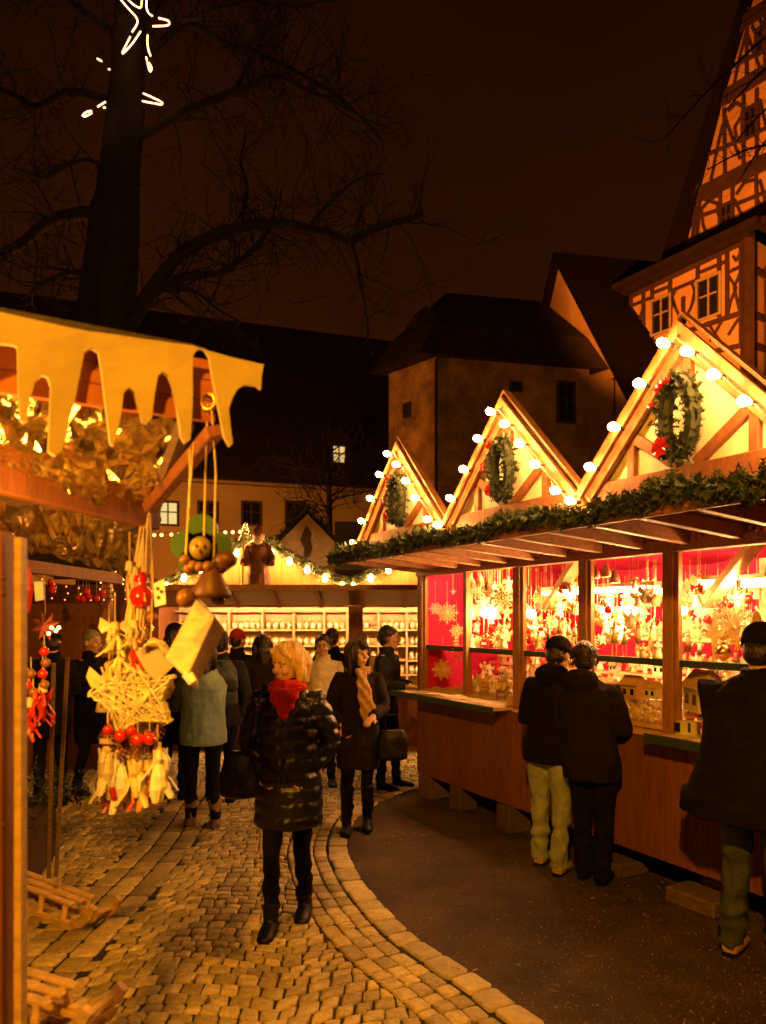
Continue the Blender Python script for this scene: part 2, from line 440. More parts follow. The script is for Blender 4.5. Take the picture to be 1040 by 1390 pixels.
# ---------------------------------------------------------------- the long stall on the right
U = V((.4738, -.8806, 0)); NO = V((-.8806, -.4738, 0)); W0 = V((.397, 7.63, 0)); Z1 = V((0, 0, 1))
RM = Matrix((U, NO, Z1)).transposed()       # columns: along, out, up
def W(s, o, z): return W0 + U * s + NO * o + Z1 * z
S0, S1 = -.06, 5.3
POSTS = [0, .80, 1.56, 2.35, 3.14, 3.93, 4.72]
def rbox(mb, s0, s1, o0, o1, z0, z1, mi=0):
    return mb.box(W((s0 + s1) / 2, (o0 + o1) / 2, (z0 + z1) / 2), (abs(s1 - s0), abs(o1 - o0), abs(z1 - z0)), RM, mi)
st = thing('market_stall', 'long wooden market stall with three lit gables, red interior and open counter', 'market stall', W(2.5, -.9, 0))
for a, b in ((S0, 1.53), (1.535, 3.11), (3.115, 4.69), (4.695, S1)):
    m = MB(); s = a
    while s < b - .01:
        e = min(s + .082, b); rbox(m, s + .002, e - .002, -.03, R.uniform(-.0015, .0015), .235, 1.055); s = e
    rbox(m, a, b, -.06, -.032, .235, 1.05)
    m.build('counter_panel', M['stall_wood'], st)
m = MB(); s = -.9
for o0 in [k * -.082 for k in range(24)]:
    m.box(W(S0 - .012, o0 - .041, 1.3), (.02, .078, 2.1), RM)
m.build('end_wall', M['stall_wood'], st)
m = MB(); rbox(m, -.30, 1.50, -.40, .20, 1.062, 1.088); rbox(m, 3.10, S1, -.40, .16, 1.062, 1.088); rbox(m, 1.52, 3.08, -.40, .015, 1.05, 1.075)
m.build('counter_top', M['pale_wood'], st)
for q in ((-.305, 1.505, .201, .225), (3.095, S1, .161, .185), (-.33, -.302, -.40, .2)):
    m = MB(); rbox(m, *q, 1.035, 1.098); m.build('counter_edge', M['green_paint'], st, bevel=.004)
for i, s in enumerate(POSTS):
    wd = .055 if i in (0, 1) else .085
    m = MB(); rbox(m, s - wd / 2, s + wd / 2, -.055, .012, 1.09, 2.30)
    if i not in (1,): rbox(m, s + wd / 2 + .001, s + wd / 2 + .03, -.05, -.008, 1.09, 2.30)
    m.build('post', M['beam'], st, bevel=.004)
m = MB(); rbox(m, S0 - .03, S1, -.07, .02, 2.283, 2.36); m.build('lintel', M['beam_u'], st, bevel=.005)
m = MB(); s = S0
while s < S1: rbox(m, s, s + .028, .0, .030, 2.362, 2.395); s += .05
m.build('dentil_trim', M['beam_u'], st)
m = MB(); rbox(m, S0, S1, -.06, -.02, 1.53, 1.575); m.build('batten', M['green_paint'], st)
m = MB(); rbox(m, S0, S1, -.30, -.062, 1.54, 1.552); m.build('display_shelf', M['pale_wood'], st)
m = MB(); rbox(m, S0 + .02, S1, -1.93, -1.90, .25, 2.62); rbox(m, S0 + .002, S0 + .018, -1.88, -.06, .25, 2.62)
m.build('backdrop', M['red_cloth'], st)
def cloth(vs_fn, nu, nv):
    vs = [vs_fn(i / nu, j / nv) for i in range(nu + 1) for j in range(nv + 1)]
    fs = [(i * (nv + 1) + j, (i + 1) * (nv + 1) + j, (i + 1) * (nv + 1) + j + 1, i * (nv + 1) + j + 1) for i in range(nu) for j in range(nv)]
    return vs, fs
m = MB(); m.add(*cloth(lambda a, b: W(S0 + .02 + a * (S1 - S0 - .05), -.07 - b * 1.82, 2.42 - .06 * abs(math.sin(a * 21)) - .03 * math.sin(b * 9) * b), 150, 14))
m.build('ceiling_cloth', M['red_cloth'], st, smooth=True)
m = MB(); rbox(m, S0, S1, -1.9, -.06, .24, .27); m.build('floor', M['old_wood'], st)
# canopy
CZ0, CZ1, CO = 2.405, 2.475, .86
m = MB(); k = 0; o = 0.0
while o < CO - .01:
    e = min(o + .1, CO); za = CZ0 + (CZ1 - CZ0) * o / CO; zb = CZ0 + (CZ1 - CZ0) * e / CO
    m.add([W(S0 - .08, o + .002, za), W(S1, o + .002, za), W(S1, e - .002, zb), W(S0 - .08, e - .002, zb),
           W(S0 - .08, o + .002, za + .022), W(S1, o + .002, za + .022), W(S1, e - .002, zb + .022), W(S0 - .08, e - .002, zb + .022)],
          [(0, 1, 2, 3), (7, 6, 5, 4), (0, 4, 5, 1), (1, 5, 6, 2), (2, 6, 7, 3), (3, 7, 4, 0)]); o = e
m.build('canopy_board', M['canopy'], st)
for k in range(15):
    s = S0 + .02 + k * .372
    m = MB(); m.bar(W(s, .032, CZ0 - .042), W(s, CO - .03, CZ1 - .046), .05, .085)
    m.build('rafter', M['beam_u'], st, bevel=.004)
m = MB(); rbox(m, S0 - .1, S1, CO, CO + .022, 2.385, 2.50); m.build('eave_board', M['beam_u'], st, bevel=.004)
# roof
M['rake'] = mat('gable rake boards', (.25, .105, .036), .5, .3, 3, .12, 10, stretch=(8, 8, 4), island=.1)
GB, GA, GO = 2.60, 3.385, .70
GC = [.85, 2.36, 3.87]; GH = .75
m = MB()
m.add([W(S0 - .1, CO, 2.50), W(S1, CO, 2.50), W(S1, GO - .1, 2.58), W(S0 - .1, GO - .1, 2.58)], [(0, 1, 2, 3)])
m.add([W(S0 - .1, GO - .1, 2.58), W(S1, GO - .1, 2.58), W(S1, -.8, 2.70), W(S0 - .1, -.8, 2.70), W(S0 - .1, -2.3, 2.55), W(S1, -2.3, 2.55)], [(0, 1, 2, 3), (3, 2, 5, 4)])
m.add([W(S0 - .1, GO - .1, 2.58), W(S0 - .1, -.8, 2.70), W(S0 - .1, -2.3, 2.55), W(S0 - .1, -2.3, 2.4), W(S0 - .1, GO - .1, 2.5)], [(0, 1, 2, 3, 4)])
m.build('roof', M['roof_dark'], st)
for s in GC:
    m = MB(); m.prism([(-GH + .03, GB + .03), (GH - .03, GB + .03), (0, GA - .06)], W(s, GO - .03, 0), U, Z1, .02)
    gp = m.build('gable', M['gable_panel'], st)
    fo = GO
    sl = (GA - GB) / GH
    def zr(x): return GA - sl * abs(x)
    m = MB()
    rbox(m, s - GH - .06, s + GH + .06, fo - .017, fo + .03, GB - .075, GB + .055)
    m.build('bottom_rail', M['gable_timber'], gp, bevel=.005)
    for sg in (-1, 1):
        m = MB()
        # rake: two lapped boards
        nrm = V((sg * sl, 1)).normalized()
        for wd, t0, t1, dz in ((.085, .022, .055, -.045), (.05, .056, .085, -.01)):
            p = [(sg * -.0, GA + dz + .035), (sg * (GH + .07), zr(GH + .07) + dz + .035), (sg * (GH + .07), zr(GH + .07) + dz + .035 - wd * 1.45), (0, GA + dz + .035 - wd * 1.45)]
            m.prism(p if sg > 0 else p[::-1], W(s, fo + (t0 + t1) / 2, 0), U, Z1, t1 - t0)
        m.build('rake_board', M['rake'], gp, bevel=.003)
        m = MB()
        xs = sg * .385
        m.bar(W(s + xs, fo, GB + .055), W(s + xs, fo, zr(.385) - .07), .055, .036, NO)
        m.build('strut', M['gable_timber'], gp, bevel=.004)
        m = MB(); m.bar(W(s + sg * .05, fo + .002, GB + .06), W(s + sg * .37, fo + .002, zr(.385) - .10), .06, .036, NO)
        m.build('brace', M['gable_timber'], gp, bevel=.004)
        m = MB(); a = W(s, GO + .06, GA + .05); b = W(s + sg * (GH + .1), GO + .06, zr(GH + .1) + .05); bk = NO * -.06
        t = Z1 * .025
        m.add([a, b, b + bk, a + bk, a + t, b + t, b + bk + t, a + bk + t], [(0, 1, 2, 3), (7, 6, 5, 4), (0, 4, 5, 1), (1, 5, 6, 2), (2, 6, 7, 3), (3, 7, 4, 0)])
        m.build('gable_roof', M['rake'], gp)
    m = MB(); m.bar(W(s, fo + .004, GA - .30), W(s, fo + .004, GA - .05), .06, .036, NO); m.build('king_post', M['gable_timber'], gp, bevel=.004)
# diagonal braces inside the windows (pale timbers)
for s, o in ((2.05, -.28), (3.62, -.28), (4.4, -.28)):
    m = MB(); m.bar(W(s - .42, o, 1.93), W(s + .05, o, 2.42), .05, .13, NO); m.build('inner_brace', M['pale_wood'], st, bevel=.004)
m = MB(); rbox(m, 2.2, 2.26, -1.2, -1.14, .27, 2.3); rbox(m, 3.0, 3.06, -1.2, -1.14, .27, 2.3); rbox(m, 1.9, 3.7, -1.25, -1.0, 1.66, 1.69); rbox(m, 1.9, 3.7, -1.25, -1.0, 1.40, 1.43)
m.build('inner_rack', M['pale_wood'], st)
# blocks under the stall
for i, (s, o, sx, sy, h, mt_, lb) in enumerate((
        (.06, -.12, .22, .26, .228, 'old_wood', 'dark wooden block under the far front corner of the long stall'),
        (.62, -.10, .17, .22, .228, 'concrete', 'small pale block under the long stall, second from its far end'),
        (1.42, -.08, .20, .24, .228, 'concrete', 'reddish block under the long stall beside the legs of the man in jeans'),
        (2.62, -.10, .26, .25, .10, 'concrete', 'low flat pale slab under the long stall beside the woman in the long skirt'),
        (3.34, -.06, .36, .24, .10, 'old_wood', 'broad brown wooden slab under the long stall near the big man'))):
    b = MB(); b.box(W(s, o, h / 2), (sx, sy, h), RM @ rotz(R.uniform(-.08, .08)))
    if h < .2: b.box(W(s + .02, o - .20, h / 2 + .116), (sx * .6, sy * .8, .127), RM); b.box(W(s, o - .15, h / 2), (sx * .9, sy, h * .98), RM)
    tag(b.build('support_block', M[mt_], loc=W(s, o, 0), bevel=.012), lb, 'block')

# ---------------------------------------------------------------- fir garlands, wreaths, strings of bulbs
def sprigs(mb, c, n, rad, ln, out=None, droop=.0):
    for _ in range(n):
        d = V((R.gauss(0, 1), R.gauss(0, 1), R.gauss(0, 1) - droop)).normalized()
        if out is not None: d = (d + out * .6).normalized()
        a = c + d * R.uniform(0, rad); b = a + d * ln * R.uniform(.6, 1.2)
        t = d.orthogonal().normalized(); t2 = d.cross(t)
        th = R.uniform(0, PI); w_ = t * math.cos(th) + t2 * math.sin(th)
        # a twig carries two rows of needles: drawn as narrow leaf-like blades
        for k in range(3):
            q = a.lerp(b, k / 3); w = ln * .42
            for sg in (-1, 1):
                tip = q + d * w * .8 + w_ * sg * w
                e = w_.cross(d) * ln * .05
                mb.add([q + d * .004, q - d * .006 + e, tip, q + d * .010 - e], [(0, 1, 2, 3)])
        e = w_ * ln * .06
        mb.add([a - e, a + e, b], [(0, 1, 2)])
def garland(path, rad, ln, dens, mats='fir'):
    m = MB(); L_ = 0
    pts = resample(path, .02)
    for i, p in enumerate(pts):
        k = .75 + .5 * noise.noise(p * 5)
        sprigs(m, p, dens, rad * k, ln * (.8 + .4 * R.random()), None, .25)
    return m
gp_ = []
for k in range(46):
    s = S0 - .16 + k * .119
    gp_.append(W(s, CO + .05, 2.475 + .022 * math.sin(s * 5.2) + .01 * math.sin(s * 13)))
m = garland(gp_, .062, .055, 15)
go = tag(m.build('fir_garland', M['fir'], loc=gp_[0]), 'thick green fir garland running along the canopy edge of the long right stall', 'garland')
m = MB(); m.tube(gp_, .012, 5); m.build('wire', M['cable'], go)

gname = ['smallest, farthest', 'middle', 'largest, nearest']
for gi, s in enumerate(GC):
    c = W(s - .0, GO + .075, GB + .30)
    m = MB(); ring = []
    for k in range(40):
        a = 2 * PI * k / 40; p = c + U * (.088 * math.cos(a)) + Z1 * (.185 * math.sin(a)); ring.append(p)
        sprigs(m, p, 15, .045, .042, NO * .5, .1)
    wr = tag(m.build('wreath', M['fir_dark'], loc=c), f'oval fir wreath with red bow on the {gname[gi]} gable of the right stall', 'wreath')
    m = MB(); m.tube(ring, .040, 8, closed=True); m.build('core', M['fir_dark'], wr)
    m = MB()
    q = c - U * .06 - Z1 * .15 + NO * .07
    for k in range(7):
        a = 2 * PI * k / 7; d = U * math.cos(a) + Z1 * math.sin(a); d *= (.5, .55, .8)[gi]
        m.add([q, q + d * .05 + d.cross(NO) * .024 + NO * .012, q + d * .075, q + d * .05 - d.cross(NO) * .024 + NO * .012], [(0, 1, 2, 3)])
    m.build('bow', M['red_paint'], wr); m = MB()
    for k in range(5):
        a = R.uniform(1.7, 3.2); p = c + U * (.15 * math.cos(a)) + Z1 * (.2 * math.sin(a)) + NO * .06
        m.ball(p, .018, 7, 5)
    m.build('berries', M['red_paint'], wr)
    # string of bulbs on the two rakes
    zr = lambda x: GA - (GA - GB) / GH * abs(x)
    root = thing('light_string', f'string of warm bulbs along the rakes of the {gname[gi]} gable', 'light string', W(s, GO + .1, GB), 'bulb strings on the gables')
    xs = [-.70, -.55, -.37, -.19, -.01, .14, .30, .46, .62] if gi == 2 else [-.70, -.52, -.34, -.16, -.01, .15, .31, .47, .66]
    if gi == 2: xs = [-.715, -.55, -.365, -.18, -.02, .13, .285, .45, .62]
    m = MB(); cp = []
    for k in range(41):
        x = -.75 + 1.5 * k / 40
        cp.append(W(s + x, GO + .105 + .004 * math.sin(x * 30), zr(x) - .055 - .010 * abs(math.sin(k * .7))))
    m.tube(cp, .0055, 5); m.build('cable', M['cable'], root)
    for x in xs:
        a = W(s + x, GO + .09, zr(x) - (.085 if x < .05 else .062)); d = (NO * .70 - U * .2 + Z1 * .12).normalized()
        mm = MB(); mm.tube([a, a + d * .03], [.012, .013], 8)
        so = mm.build('socket', M['black_cable'], root)
        q = d.to_track_quat('Z', 'Y').to_matrix()
        mm = MB(); mm.lathe([(.010, .0), (.012, .010), (.021, .024), (.025, .040), (.022, .055), (.012, .066), (.003, .069)], a + d * .028, 10, q)
        mm.build('bulb', M['bulb'], so, smooth=True)
# ---------------------------------------------------------------- goods inside the right stall
def dwin(x): return 4500 / (x + 18)
def I(x, y, k=.25): return P(x, y, dwin(x) + k)
CAMD = V((0, -1, 0))
def view(p): return (V((0, 0, CAMH)) - p).normalized()
def hook(mb, p, up=.25, r=.0016): mb.tube([p, p + Z1 * up], r, 4)

def straw_star(p, r, n, label, group=None, mt_='straw', cat='star', name='straw_star', face=None):
    f = face or view(p); a = f.cross(Z1).normalized(); b = a.cross(f)
    m = MB()
    for k in range(n):
        th = 2 * PI * k / n; d = a * math.cos(th) + b * math.sin(th); t = -a * math.sin(th) + b * math.cos(th)
        L_ = r * (1 if k % 2 == 0 else .78)
        m.bar(p + d * r * .05 + f * .004 * (k % 3), p + d * L_, r * .06, r * .03, f)
        for sg in (-1, 1):
            m.bar(p + d * L_ * .62, p + d * L_ * .93 + t * sg * r * .11, r * .036, r * .02, f)
            m.bar(p + d * L_ * .35, p + d * L_ * .66 + t * sg * r * .15, r * .036, r * .02, f)
    m.ball(p, r * .12, 8, 5)
    o = tag(m.build(name, M[mt_], loc=p), label, cat, group)
    h = MB(); hook(h, p + Z1 * r * .9, .22); h.build('thread', M['straw'], o)
    return o
def bauble(p, r, label, mt_='red_paint', group=None, up=.18):
    m = MB(); m.ball(p, r, 12, 8); o = tag(m.build('bauble', M[mt_], loc=p, smooth=True), label, 'bauble', group)
    m = MB(); m.lathe([(r * .25, r * .93), (r * .27, r * 1.15), (r * .1, r * 1.2)], p, 8); m.build('cap', M['gold'], o)
    m = MB(); hook(m, p + Z1 * r * 1.15, up); m.build('thread', M['straw'], o); return o
def angel(p, h, label, mt_='white_orn', group=None, hang=True):
    """little robed angel, p at its foot"""
    f = view(p); f.z = 0; f.normalize(); a = f.cross(Z1).normalized()
    m = MB(); m.lathe([(h * .23, 0), (h * .20, h * .12), (h * .13, h * .42), (h * .085, h * .64), (h * .06, h * .72)], p, 12)
    o = tag(m.build('angel_figure', M[mt_], loc=p, smooth=True), label, 'figure', group)
    m = MB(); m.ball(p + Z1 * h * .80, h * .085, 10, 7); m.build('head', M['pale_wood'], o, smooth=True)
    m = MB()
    for sg in (-1, 1):
        m.prism([(0, h * .48), (sg * h * .32, h * .78), (sg * h * .38, h * .60), (sg * h * .30, h * .42), (sg * h * .12, h * .36)][::sg], p - f * h * .12, a, Z1, h * .02)
    m.build('wings', M['straw'], o)
    m = MB()
    for sg in (-1, 1): m.tube([p + Z1 * h * .62 + a * sg * h * .09, p + Z1 * h * .50 + a * sg * h * .15 + f * h * .08, p + Z1 * h * .52 + a * sg * h * .03 + f * h * .18], [h * .04, h * .045, h * .03], 6)
    m.build('arms', M[mt_], o, smooth=True)
    if hang:
        m = MB(); hook(m, p + Z1 * h * .9, .2); m.build('thread', M['straw'], o)
    return o
def long_figure(p, h, label, mt_='pale_wood', group=None):
    """tall thin figure with two hanging legs, p at its top"""
    f = view(p); f.z = 0; f.normalize(); a = f.cross(Z1).normalized()
    m = MB(); m.lathe([(h * .02, -h * .20), (h * .10, -h * .55), (h * .07, -h * .30), (h * .045, -h * .17)][::1], p, 8)
    o = tag(m.build('hanging_puppet', M[mt_], loc=p, smooth=True), label, 'puppet', group)
    m = MB(); m.ball(p - Z1 * h * .10, h * .06, 9, 6); m.build('head', M['pale_wood'], o, smooth=True)
    m = MB(); m.lathe([(h * .065, -h * .07), (h * .04, -h * .02), (h * .01, h * .05)], p, 8); m.build('cap', M['red_paint'], o)
    for sg in (-1, 1):
        m = MB(); m.tube([p - Z1 * h * .52 + a * sg * h * .04, p - Z1 * h * .75 + a * sg * h * .06, p - Z1 * h * .98 + a * sg * h * .045], [h * .018, h * .018, h * .022], 6); m.ball(p - Z1 * h * .98 + a * sg * h * .045 + f * h * .03, (h * .03, h * .03, h * .02), 6, 5)
        m.build('leg', M['pale_wood'], o, smooth=True)
    m = MB(); hook(m, p, .18); m.build('thread', M['straw'], o)
    return o
def cottage(p, wd, label, mt_='white_orn', group=None, yaw=0):
    r = RM @ rotz(yaw); h = wd * .7
    m = MB(); m.box(p + Z1 * h / 2, (wd, wd * .7, h), r)
    o = tag(m.build('model_house', M[mt_], loc=p), label, 'model house', group)
    m = MB(); m.prism([(-wd * .60, h * .95), (wd * .60, h * .95), (0, h * 1.65)], p, r @ V((0, 1, 0)) * .8, Z1, wd * 1.12); m.build('roof', M['pale_wood'], o)
    for k in (-1, 1): m = MB(); m.box(p + r @ V((k * wd * .24, wd * .355, 0)) + Z1 * h * .5, (wd * .2, .006, h * .4), r); m.build('window', M['win_dark'], o)
    return o
def fir_toy(p, h, label, mt_='straw', group=None):
    m = MB()
    for k in range(5):
        z = h * (.12 + .17 * k); r = h * (.30 - .05 * k)
        for j in range(10):
            a = 2 * PI * j / 10 + k * .3; d = V((math.cos(a), math.sin(a), 0))
            m.bar(p + Z1 * (z + h * .12), p + d * r + Z1 * z, h * .03, h * .012)
    m.tube([p, p + Z1 * h], [h * .03, h * .008], 6); m.lathe([(h * .12, 0), (h * .12, h * .04)], p, 10)
    return tag(m.build('toy_fir_tree', M[mt_], loc=p), label, 'toy tree', group)
def reindeer(p, h, label, mt_='pale_wood', group=None, yaw=0):
    r = rotz(yaw); m = MB(); T = lambda a, b, c: p + r @ V((a * h, b * h, c * h))
    m.tube([T(-.28, 0, .48), T(0, 0, .50), T(.24, 0, .52)], [h * .09, h * .10, h * .10], 8)
    m.tube([T(.22, 0, .55), T(.34, 0, .75), T(.38, 0, .82)], [h * .07, h * .045, h * .05], 7)
    m.tube([T(.34, 0, .84), T(.52, 0, .76)], [h * .055, h * .03], 7)
    for x in (-.25, .2):
        for y in (-.06, .06): m.tube([T(x, y, .48), T(x + .02, y, .25), T(x, y, 0)], [h * .035, h * .022, h * .022], 6)
    o = tag(m.build('toy_reindeer', M[mt_], loc=p, smooth=True), label, 'toy reindeer', group)
    m = MB()
    for y in (-1, 1):
        m.tube([T(.34, .03 * y, .88), T(.30, .12 * y, 1.05), T(.36, .18 * y, 1.2)], h * .014, 5); m.tube([T(.31, .1 * y, 1.0), T(.42, .16 * y, 1.08)], h * .012, 5)
    m.build('antlers', M['pale_wood'], o)
    return o
def spiral(p, h, r, label, mt_='gold', group=None):
    m = MB(); pts = []
    for k in range(70):
        t = k / 69; a = t * PI * 10; rr = r * math.sin(PI * min(1, t * 1.05)) + .004
        pts.append(p + V((rr * math.cos(a), rr * math.sin(a), -h * t)))
    m.tube(pts, h * .012, 5); o = tag(m.build('spiral_ornament', M[mt_], loc=p, smooth=True), label, 'ornament', group)
    m = MB(); hook(m, p, .2); m.build('thread', M['straw'], o)
    return o
def globe_lamp(p, r, label, up=.3):
    m = MB(); m.lathe([(r * .3, r * .8), (r * .9, r * .5), (r, 0), (r * .85, -r * .5), (r * .3, -r * .85)][::-1], p, 14)
    o = thing('pendant_lamp', label, 'lamp', p)
    m.build('globe', M['lamp'], o, smooth=True)
    m = MB(); m.tube([p + Z1 * r * .8, p + Z1 * r * 1.5], [r * .3, r * .2], 8); m.build('socket', M['brown_orn'], o)
    m = MB(); m.tube([p + Z1 * r * 1.4, p + Z1 * up], .004, 5); m.build('cord', M['cable'], o)
    return o
def tube_lamp(a, b, label, r=.02, up=.12):
    c = (a + b) / 2; o = thing('tube_lamp', label, 'lamp', c)
    m = MB(); m.tube([a, b], r, 10); m.build('tube', M['lamp_tube'], o, smooth=True)
    m = MB(); m.bar(a + Z1 * (r + .02), b + Z1 * (r + .02), .07, .03); m.build('housing', M['pale_wood'], o)
    m = MB()
    for q in (a.lerp(b, .15), a.lerp(b, .85)): m.tube([q + Z1 * (r + .03), q + Z1 * up], .003, 4)
    m.build('cord', M['cable'], o)
    return o

# lamps
globe_lamp(I(661, 832, .15), .055, 'white globe lamp hanging in the second window of the long stall', .33)
globe_lamp(I(721, 833, .30), .042, 'round globe lamp on the left in the third window, above the red ornaments', .4)
tube_lamp(I(738, 806, .55), I(783, 804, .35), 'white tube lamp hanging in the third window, over the pale puppets', .018)
tube_lamp(I(806, 802, .45), I(893, 799, .30), 'long bright tube lamp across the top of the fourth window', .017)
def cluster_lamp(p, offs_, r, h, label, up):
    o = thing('cluster_lamp', label, 'lamp', p); m = MB(); m.lathe([(.05, .0), (.06, .02), (.02, .05)], p + Z1 * (h / 2 + .01), 10); m.build('holder', M['brown_orn'], o)
    m = MB(); m.tube([p + Z1 * (h / 2 + .05), p + Z1 * up], .004, 5); m.build('cord', M['cable'], o)
    for a_, b_ in offs_:
        m = MB(); q = p + U * a_ + NO * b_; m.tube([q - Z1 * h / 2, q - Z1 * h * .4, q + Z1 * h * .4, q + Z1 * h / 2], [r * .4, r, r, r * .6], 8); m.build('tube', M['lamp'], o, smooth=True)
cluster_lamp(I(823, 826, .40), ((-.03, 0), (.03, 0), (0, .03), (0, -.03)), .017, .13, 'dazzling cluster of short tubes on the left in the fourth window', .25)
cluster_lamp(I(853, 832, .50), ((-.07, 0), (-.035, .02), (0, 0), (.035, .02), (.07, 0)), .018, .10, 'broad dazzling cluster of tubes in the middle of the fourth window', .3)
globe_lamp(I(926, 829, .12), .034, 'small bare lamp beside the post on the left of the fifth window', .3)
tube_lamp(I(954, 793, .40), I(992, 792, .30), 'white tube lamp in the fifth window, right of the slanting timber', .02)
tube_lamp(I(1010, 793, .4), I(1045, 790, .30), 'white tube lamp at the right end of the fifth window, cut by the picture edge', .022)

tube_lamp(W(.2, -.13, 2.345), W(1.45, -.13, 2.345), 'added unseen tube lamp tucked up behind the lintel of the first two windows', .012, .03)  # added to brighten these two windows, hidden from view
# first window (at the far end)
straw_star(I(607, 832, .12), .115, 16, 'large straw star in the upper half of the first window')
straw_star(I(601, 909, .10), .11, 18, 'round many-rayed straw star low in the first window')
straw_star(I(591, 826, .22), .07, 12, 'small pale straw star left of the large one in the first window', mt_='white_orn')
straw_star(I(620, 856, .28), .075, 14, 'straw star half behind the thin post, right of the first window')
fir_toy(I(619, 882, .10) - Z1 * .05, .20, 'little straw tree beside the thin post, just above the first green batten')
straw_star(I(622, 893, .22), .05, 10, 'tiny straw star beside the thin post under the first green batten')
straw_star(I(615, 803, .25), .035, 8, 'very small straw star under the lintel of the first window')
# second window
for k, (x, y) in enumerate(((641, 791), (652, 787), (663, 795))):
    p = I(x, y, .12); m = MB(); m.lathe([(.042, -.05), (.034, 0), (.012, .045), (.004, .06)], p, 10)
    o = tag(m.build('bell', M['brown_orn' if k != 1 else 'pale_wood'], loc=p, smooth=True), ('leftmost brown bell under the lintel of the second window', 'pale wooden bell between two brown bells under the lintel', 'right brown bell under the lintel, above the white globe lamp')[k], 'bell')
    m = MB(); hook(m, p + Z1 * .05, .12); m.build('thread', M['straw'], o)
straw_star(I(682, 812, .25), .10, 14, 'gold star at the upper right of the second window', mt_='gold')
spiral(I(663, 855, .22), .16, .03, 'dark metal spiral hanging under the globe lamp in the second window', 'brown_orn')
long_figure(I(648, 842, .30), .26, 'white puppet hanging left of the globe lamp in the second window', 'white_orn')
long_figure(I(676, 850, .22), .24, 'straw coloured puppet hanging right of the spiral in the second window', 'straw')
angel(I(684, 880, .12) - Z1 * .0, .17, 'pale angel standing on the batten beside the main post, second window', hang=False)
angel(I(641, 880, .10), .15, 'white angel standing on the batten beside the thin post, second window', hang=False)
bauble(I(690, 842, .2), .03, 'gold bauble beside the main post in the second window', 'gold')
bauble(I(652, 815, .35), .028, 'red bauble left of the lamp cord in the second window')
# third window
for k, (x, y, r_) in enumerate(((717, 856, .03), (720, 869, .036), (715, 878, .026))):
    bauble(I(x, y, .14), r_, ('small red bauble just under the globe lamp of the third window', 'largest red bauble in the column under the third window lamp', 'lowest red bauble in the column under the third window lamp')[k], up=.05)
long_figure(I(760, 838, .2), .24, 'pale puppet with red cap in the middle of the third window', 'pale_wood')
long_figure(I(772, 842, .28), .22, 'white puppet right of the middle in the third window', 'white_orn')
long_figure(I(781, 846, .18), .2, 'straw coloured puppet beside the right post of the third window', 'straw')
straw_star(I(735, 822, .32), .07, 12, 'white paper star right of the globe lamp in the third window', mt_='white_orn')
straw_star(I(728, 812, .45), .05, 10, 'straw star under the slanting timber of the third window')
p = I(744, 873, .10); m = MB(); m.tube([p + Z1 * .13, p + Z1 * .02], [.006, .011], 8); m.ball(p, (.022, .022, .025), 10, 6)
o = tag(m.build('glass_drop', M['win_dark'], loc=p, smooth=True), 'dark glass drop on a long stem hanging above the capped man', 'ornament')
angel(I(730, 879, .12), .13, 'gold angel standing on the batten left of the capped man', 'straw', hang=False)
angel(I(775, 822, .45), .11, 'white angel with wings hanging below the third window tube lamp')
bauble(I(752, 858, .4), .03, 'red bauble behind the glass drop in the third window')
fir_toy(I(713, 915, .22) - Z1 * .06, .16, 'straw tree on the counter left of the capped man', 'straw')
reindeer(I(722, 905, .15) - Z1 * .04, .11, 'toy reindeer on the counter just left of the capped man', yaw=2)
# fourth window
for k, (x, y) in enumerate(((808, 776), (823, 774), (835, 782))):
    p = I(x, y, .12); m = MB(); m.lathe([(.040, -.05), (.033, 0), (.012, .04), (.004, .055)], p, 10)
    o = tag(m.build('bell', M['pale_wood' if k == 1 else 'brown_orn'], loc=p, smooth=True), ('left brown bell under the lintel of the fourth window', 'pale bell in the middle of three under the fourth lintel', 'right brown bell under the fourth lintel, tilted over the tube lamp')[k], 'bell')
    m = MB(); hook(m, p + Z1 * .05, .1); m.build('thread', M['straw'], o)
for k, (x, y, h, mt_) in enumerate(((834, 846, .26, 'straw'), (848, 852, .22, 'white_orn'), (866, 845, .26, 'pale_wood'), (884, 850, .23, 'straw'))):
    long_figure(I(x, y, .16), h, ('straw puppet hanging lowest left of centre in the fourth window', 'white puppet hanging beside the straw one under the big lamp', 'carved wooden puppet hanging right of centre in the fourth window', 'straw puppet hanging next to the thick post in the fourth window')[k], mt_)
fir_toy(I(808, 884, .10) - Z1 * .0, .13, 'straw tree on the batten at the left of the fourth window')
for k, (x, y) in enumerate(((812, 872), (819, 876), (826, 871))):
    bauble(I(x, y, .20), .02, ('left', 'middle', 'right')[k] + ' one of three small red baubles low on the left of the fourth window', up=.04)
angel(I(893, 894, .10), .16, 'pale angel on the batten beside the thick post', hang=False)
angel(I(873, 893, .10), .12, 'gold angel on the batten in the fourth window', 'straw', hang=False)
bauble(I(877, 812, .2), .04, 'straw coloured bauble under the tube lamp, left in the pair', 'straw')
bauble(I(890, 815, .2), .04, 'straw coloured bauble under the tube lamp beside the thick post', 'straw')
cottage(I(826, 946, .40), .13, 'white model house at the left of the fourth window counter')
cottage(I(860, 948, .35), .15, 'largest white model house in the middle of the fourth window counter', 'pale_wood')
cottage(I(887, 948, .30), .11, 'small white model house beside the thick post')
